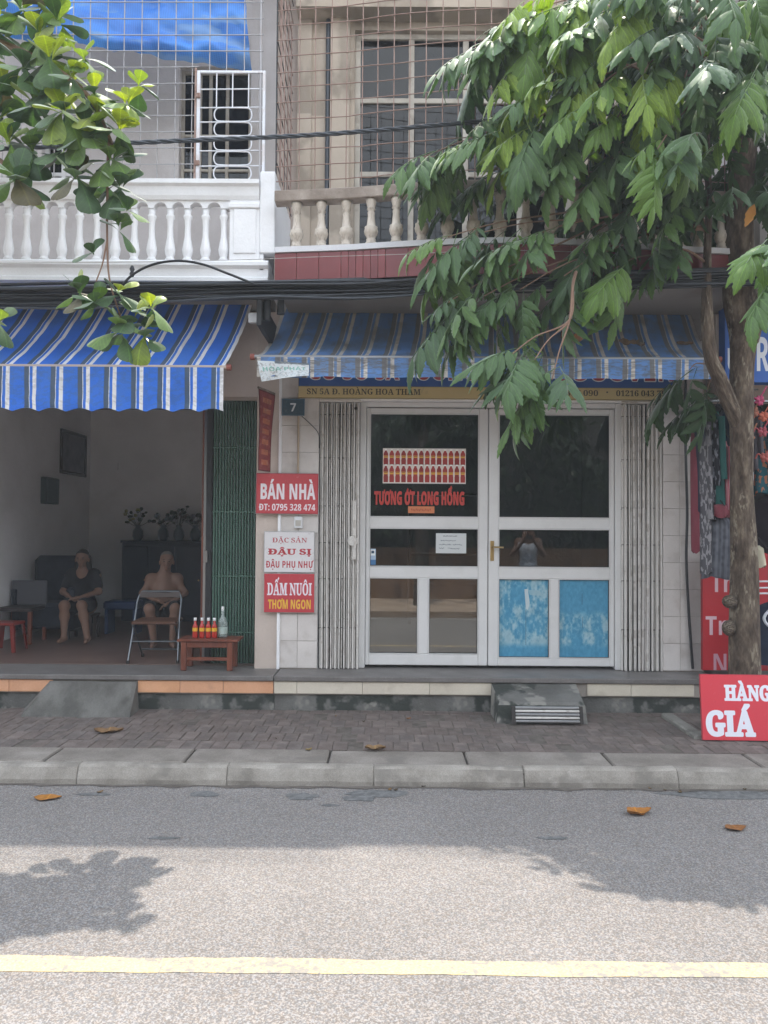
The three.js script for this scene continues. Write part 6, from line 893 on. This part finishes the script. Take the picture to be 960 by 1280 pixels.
// ---------------------------------------------------------------- the tree with broad round-tipped leaves at the left
{
  const R = rng(951), tr = thing('almond_tree', 'tree branch with broad glossy round-tipped leaf rosettes hanging before the white balcony', 'tree');
  const G = [0, 1, 2, 3].map((i) => blade(0.23 + 0.012 * i, 0.092 + 0.005 * i, obov, 13, 0.05 + 0.09 * i, 0.25 + 0.2 * i, false, R));
  const old = [leafMat(0.09, 0.2, 0.045, 0.4, 0.4), leafMat(0.065, 0.155, 0.045, 0.36, 0.4), leafMat(0.16, 0.31, 0.035, 0.46, 0.4)], youngLit = [leafMat(0.5, 0.62, 0.02, 0.6, 0.4), leafMat(0.34, 0.5, 0.03, 0.55, 0.4)], brown = leafMat(0.12, 0.1, 0.03, 0.3, 0.3);  // young-leaf yellows are brightened: sun glowing through the blades is put into the colour
  const base = at(-330, 905, 6.0), c0 = at(-300, 300, 5.8);
  mesh('trunk', limb([new THREE.Vector3(base.x, 0.05, -6.0), new THREE.Vector3(base.x + 0.05, 1.4, -6.0), new THREE.Vector3(base.x, 2.8, -5.9), c0, at(-260, 60, 5.6), at(-220, -160, 5.4)], [0.2, 0.17, 0.15, 0.14, 0.12, 0.1], 40, 18, 0.12, 21), M.bark, tr);
  const b1 = [at(-280, 140, 5.6), at(-160, 60, 5.2), at(-60, 40, 4.95), at(40, 70, 4.85), at(110, 120, 4.8), at(140, 180, 4.8)];
  mesh('limb', limb(b1, [0.06, 0.05, 0.036, 0.026, 0.018, 0.012], 40, 10, 0.1, 22), M.barkThin, tr);
  mesh('limb', limb([at(-270, 190, 5.7), at(-120, 180, 5.2), at(-20, 190, 4.95), at(20, 215, 4.85)], [0.05, 0.04, 0.024, 0.012], 30, 10, 0.1, 23), M.barkThin, tr);
  mesh('twig', limb([at(136, 160, 4.8), at(134, 250, 4.82), at(134, 300, 4.83), at(137, 350, 4.84), at(152, 400, 4.84)], [0.011, 0.008, 0.007, 0.006, 0.005], 26, 7, 0.12, 24), M.barkThin, tr);
  mesh('twig', limb([at(134, 300, 4.83), at(128, 330, 4.82), at(120, 352, 4.8)], [0.006, 0.005, 0.004], 12, 6, 0.1, 25), M.barkThin, tr);
  const ros = [[27, 12, 4.9, 10, 1.0, 0.4], [-6, 38, 4.9, 10, 1.0, 0.3], [52, 45, 4.8, 10, 1.0, 0.3], [62, 72, 4.75, 10, 1.05, 0.5], [28, 85, 4.85, 10, 1.0, 0.15], [90, 98, 4.75, 9, 0.85, 0.6], [80, 140, 4.75, 11, 1.0, 0.5], [120, 118, 4.75, 9, 0.8, 0.5], [158, 128, 4.75, 10, 0.85, 0.75], [148, 162, 4.72, 10, 0.9, 0.65], [110, 165, 4.75, 11, 1.0, 0.2], [10, 180, 4.85, 10, 1.0, 0.15], [20, 225, 4.75, 12, 1.1, 0.1], [-30, 140, 4.9, 9, 1.1, 0.2], [95, 222, 4.75, 10, 1.0, 0.15], [138, 200, 4.8, 10, 0.95, 0.1], [150, 232, 4.82, 8, 0.9, 0.15], [158, 262, 4.83, 6, 0.75, 0.2], [150, 286, 4.83, 5, 0.75, 0.1], [120, 318, 4.83, 3, 0.7, 0.05], [100, 366, 4.8, 9, 0.85, 0.12], [122, 378, 4.78, 8, 0.8, 0.1], [150, 368, 4.82, 7, 0.8, 0.3], [168, 392, 4.8, 8, 0.8, 0.3], [190, 386, 4.8, 5, 0.8, 0.45], [152, 416, 4.8, 9, 0.9, 0.2], [182, 420, 4.8, 6, 0.8, 0.15], [-2, 400, 4.85, 6, 0.8, 0.1], [45, 130, 4.9, 8, 1.0, 0.2], [80, 190, 4.85, 9, 0.95, 0.25], [8, 110, 5.0, 9, 1.0, 0.2], [42, 190, 4.95, 9, 1.0, 0.15], [0, 150, 5.05, 9, 1.0, 0.15], [70, 110, 4.95, 8, 0.95, 0.3], [55, 10, 4.85, 10, 1.0, 0.3], [75, 30, 4.85, 8, 0.9, 0.3], [-25, 10, 4.9, 10, 1.1, 0.2], [120, 145, 4.78, 10, 0.9, 0.4], [105, 75, 4.78, 7, 0.8, 0.5], [128, 228, 4.85, 8, 0.9, 0.1], [175, 110, 4.75, 5, 0.75, 0.8]];
  let count = 0; const extra = [];
  const rosette = (c, n, s, litShare, put) => {
    const axis = new THREE.Vector3((R() - 0.5) * 0.7 + 0.15, 1, (R() - 0.5) * 0.7 + 0.55).normalize(), B = new THREE.Matrix4().makeBasis(...(() => { const x = new THREE.Vector3(1, 0, 0).cross(axis).normalize(), z = axis.clone().cross(x); return [x, axis, z]; })());
    for (let i = 0; i < n; i++) {
      const a = i * 2.4 + R() * 0.5, inner = i < n * 0.42, el = inner ? 0.75 + R() * 0.5 : -0.55 + R() * 0.75, dir = new THREE.Vector3(Math.cos(a) * Math.cos(el), Math.sin(el), Math.sin(a) * Math.cos(el)).applyMatrix4(B), k = s * (inner ? 0.6 + R() * 0.2 : 0.85 + R() * 0.25);
      const m = turnTo(dir, axis.clone().add(new THREE.Vector3((R() - 0.5) * 0.4, 0.2, (R() - 0.5) * 0.4))); m.setPosition(c.clone().add(new THREE.Vector3((R() - 0.5) * 0.03, (R() - 0.5) * 0.04, (R() - 0.5) * 0.03))); m.scale(new THREE.Vector3(k, k, k));
      put(m, (inner ? R() < litShare * 1.6 : R() < litShare * 0.45) ? youngLit[R() < 0.6 ? 0 : 1] : R() < 0.03 ? brown : old[Math.floor(R() * 3)]);  // share of young leaves with sunlight painted in, highest at the rosette centre
    }
  };
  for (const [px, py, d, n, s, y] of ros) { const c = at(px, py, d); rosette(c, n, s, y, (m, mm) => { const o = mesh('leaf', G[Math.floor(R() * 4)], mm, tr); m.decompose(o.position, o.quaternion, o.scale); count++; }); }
  for (let i = 0; i < 75; i++) { const p = new THREE.Vector3(-2.75 - R() * 1.3, 4.3 + R() * 2.0, -5.9 + R() * 0.9); if (480 + p.x / -p.z * 960 > -40) continue; rosette(p, 11, 1.1, 0.2, (m) => extra.push(G[0].clone().applyMatrix4(m))); }
  mesh('foliage', extra, old[0], tr).userData.kind = 'stuff';
}
// ---------------------------------------------------------------- fallen leaves
{
  const R = rng(981), dry = (c) => std({ map: veinTex, color: c, roughness: 0.85 });
  const fall = (label, p, len, turn, c, lift = 0.02) => { const g = sheet(10, 8, (u, v) => { const t = u, w = lance(t) * len * 0.34, s = (v - 0.5) * 2; return [len * (t - 0.5), 0.004 + lift * (s * s) * 0.4 + lift * 0.5 * Math.pow(Math.abs(t - 0.5) * 2, 2) + (fbm(u, v, 6, 2, 3 + Math.floor(turn * 10)) - 0.5) * lift * 0.9, s * w]; }, 0.0015); const o = mesh('fallen_leaf', g, dry(c)); o.position.copy(p); o.rotation.y = turn; return tag(o, label, 'leaf'); };
  fall('orange fallen leaf on the shaded road near the kerb by the ramp', ground(60, 998, 0.003), 0.17, 0.1, 0xb87a2c, 0.01); fall('large orange fallen leaf on the shaded road below the drain grate', ground(799, 1017, 0.003), 0.17, 0.3, 0xb5762e, 0.03); fall('thin curled brown leaf on the road before the red roadside board', ground(920, 1036, 0.003), 0.14, 0.25, 0x96602e, 0.012);
  fall('curled tan dry leaf on the brick paving before the ramp', ground(136, 915, HP + 0.006), 0.22, 0.15, 0x94724e, 0.03); fall('curled tan dry leaf at the edge of the concrete slabs', ground(469, 937, HP + 0.006), 0.15, 0.05, 0x9a7a55, 0.03); fall('tiny dry leaf on the paving below the cream tiles', ground(511, 899, HP + 0.006), 0.05, 0.6, 0x9a6c4c, 0.012); fall('small yellow leaf lying on a concrete slab', ground(386, 938, HP + 0.006), 0.06, 0.8, 0x9c8350, 0.012);
  for (let i = 0; i < 12; i++) { const k = i < 8, p = k ? ground(40 + R() * 900, 983 + R() * 9, 0.003) : ground(60 + R() * 780, 890 + R() * 40, HP + 0.006), o = fall('tiny dry leaf scrap lying along the kerb or on the paving', p, 0.02 + R() * 0.03, R() * 6, [0x6e5a40, 0x8a6c48, 0x5a4c3a][i % 3], 0.008); o.userData.group = 'leaf scraps on the ground'; }
  const on = (px, py, d) => at(px, py, d);
  fall('big brown dry leaf resting on the faded awning', on(716, 428, 6.33), 0.2, 0.1, 0x8a5a34, 0.09); fall('crumpled brown leaf on the faded awning between two stripes', on(786, 431, 6.33), 0.16, -0.2, 0x6c5840, 0.05); fall('second crumpled leaf near the right end of the faded awning', on(800, 432, 6.33), 0.1, 0.4, 0x5f5142, 0.03); fall('flat brown leaf on the faded awning near the tree stem', on(856, 431, 6.33), 0.14, 0.05, 0x6a5236, 0.025);
}
// ---------------------------------------------------------------- what stands across the street (seen only in the panes)
{
  const R = rng(1001);
  const w = tag(mesh('garden_wall', bx(-16, 16, 0, 1.3, 3.4, 3.6), std({ map: mottled([120, 96, 76], { metres: 1.5, amp: 22, grain: 14, seed: 1003 }), roughness: 0.95 })), 'low brown wall across the street, mirrored in the door panes', 'wall');
  const leaf = blade(0.26, 0.085, lance, 4, 0.3, 0.6, false, R), n = 15000, im = new THREE.InstancedMesh(leaf, leafMat(0.05, 0.11, 0.04), n), m = new THREE.Matrix4();
  for (let i = 0; i < n; i++) { const x = (R() - 0.5) * 22, y = 1.1 + Math.pow(R(), 0.8) * (4.2 + 1.6 * Math.sin(x * 0.7) + Math.sin(x * 2.1)), z = 4.2 + R() * 2.2; m.copy(turnTo(new THREE.Vector3(R() - 0.5, -0.2 - R() * 0.5, R() - 0.5), new THREE.Vector3(R() - 0.5, 1, R() - 0.5))); m.setPosition(x, y, z); im.setMatrixAt(i, m); }
  im.name = 'far_foliage'; im.userData = { kind: 'stuff', label: 'dense green shrubs and trees across the street', category: 'foliage' }; scene.add(im);
  for (const [x, z] of [[0.72, 1.9], [-4.5, 2.0], [5.2, 2.1]]) { const t = thing('far_tree', 'tree with pale trunk on the pavement across the street', 'tree', 'trees across the street', [x, HP, z]); mesh('trunk', limb([new THREE.Vector3(0, -0.05, 0), new THREE.Vector3(0.03, 1.2, 0), new THREE.Vector3(-0.02, 2.6, 0.05), new THREE.Vector3(0.1, 4.2, 0.1)], [0.17, 0.14, 0.12, 0.09], 20, 12, 0.12, 8), M.bark, t); const cr = []; for (let i = 0; i < 160; i++) { const a = R() * 6.28, r = Math.sqrt(R()) * 1.5, q = leaf.clone(); q.applyMatrix4(turnTo(new THREE.Vector3(R() - 0.5, -0.3 * R(), R() - 0.5), new THREE.Vector3(R() - 0.5, 1, R() - 0.5))); q.translate(Math.cos(a) * r, 4.0 + R() * 2, Math.sin(a) * r + 0.4); cr.push(q); } mesh('crown', cr, leafMat(0.06, 0.13, 0.04), t).userData.kind = 'stuff'; }
  const fh = thing('far_house', 'plain rendered house across the street behind the shrubs', 'house'); mesh('wall', bx(-16, 16, 0, 6.5, 8, 8.4), std({ map: mottled([84, 80, 74], { metres: 2, amp: 14, grain: 8, seed: 1007 }), roughness: 0.95 }), fh); mesh('roof', bx(-16.3, 16.3, 6.5, 6.7, 7.6, 12), M.roof, fh);
}
// ---------------------------------------------------------------- shadows on, draw
scene.traverse((o) => { if (o.isMesh) { o.castShadow = true; o.receiveShadow = true; } });
scene.fog = new THREE.FogExp2(new THREE.Color(0.86, 0.92, 1.0), 0.0034);
renderer.render(scene, camera);
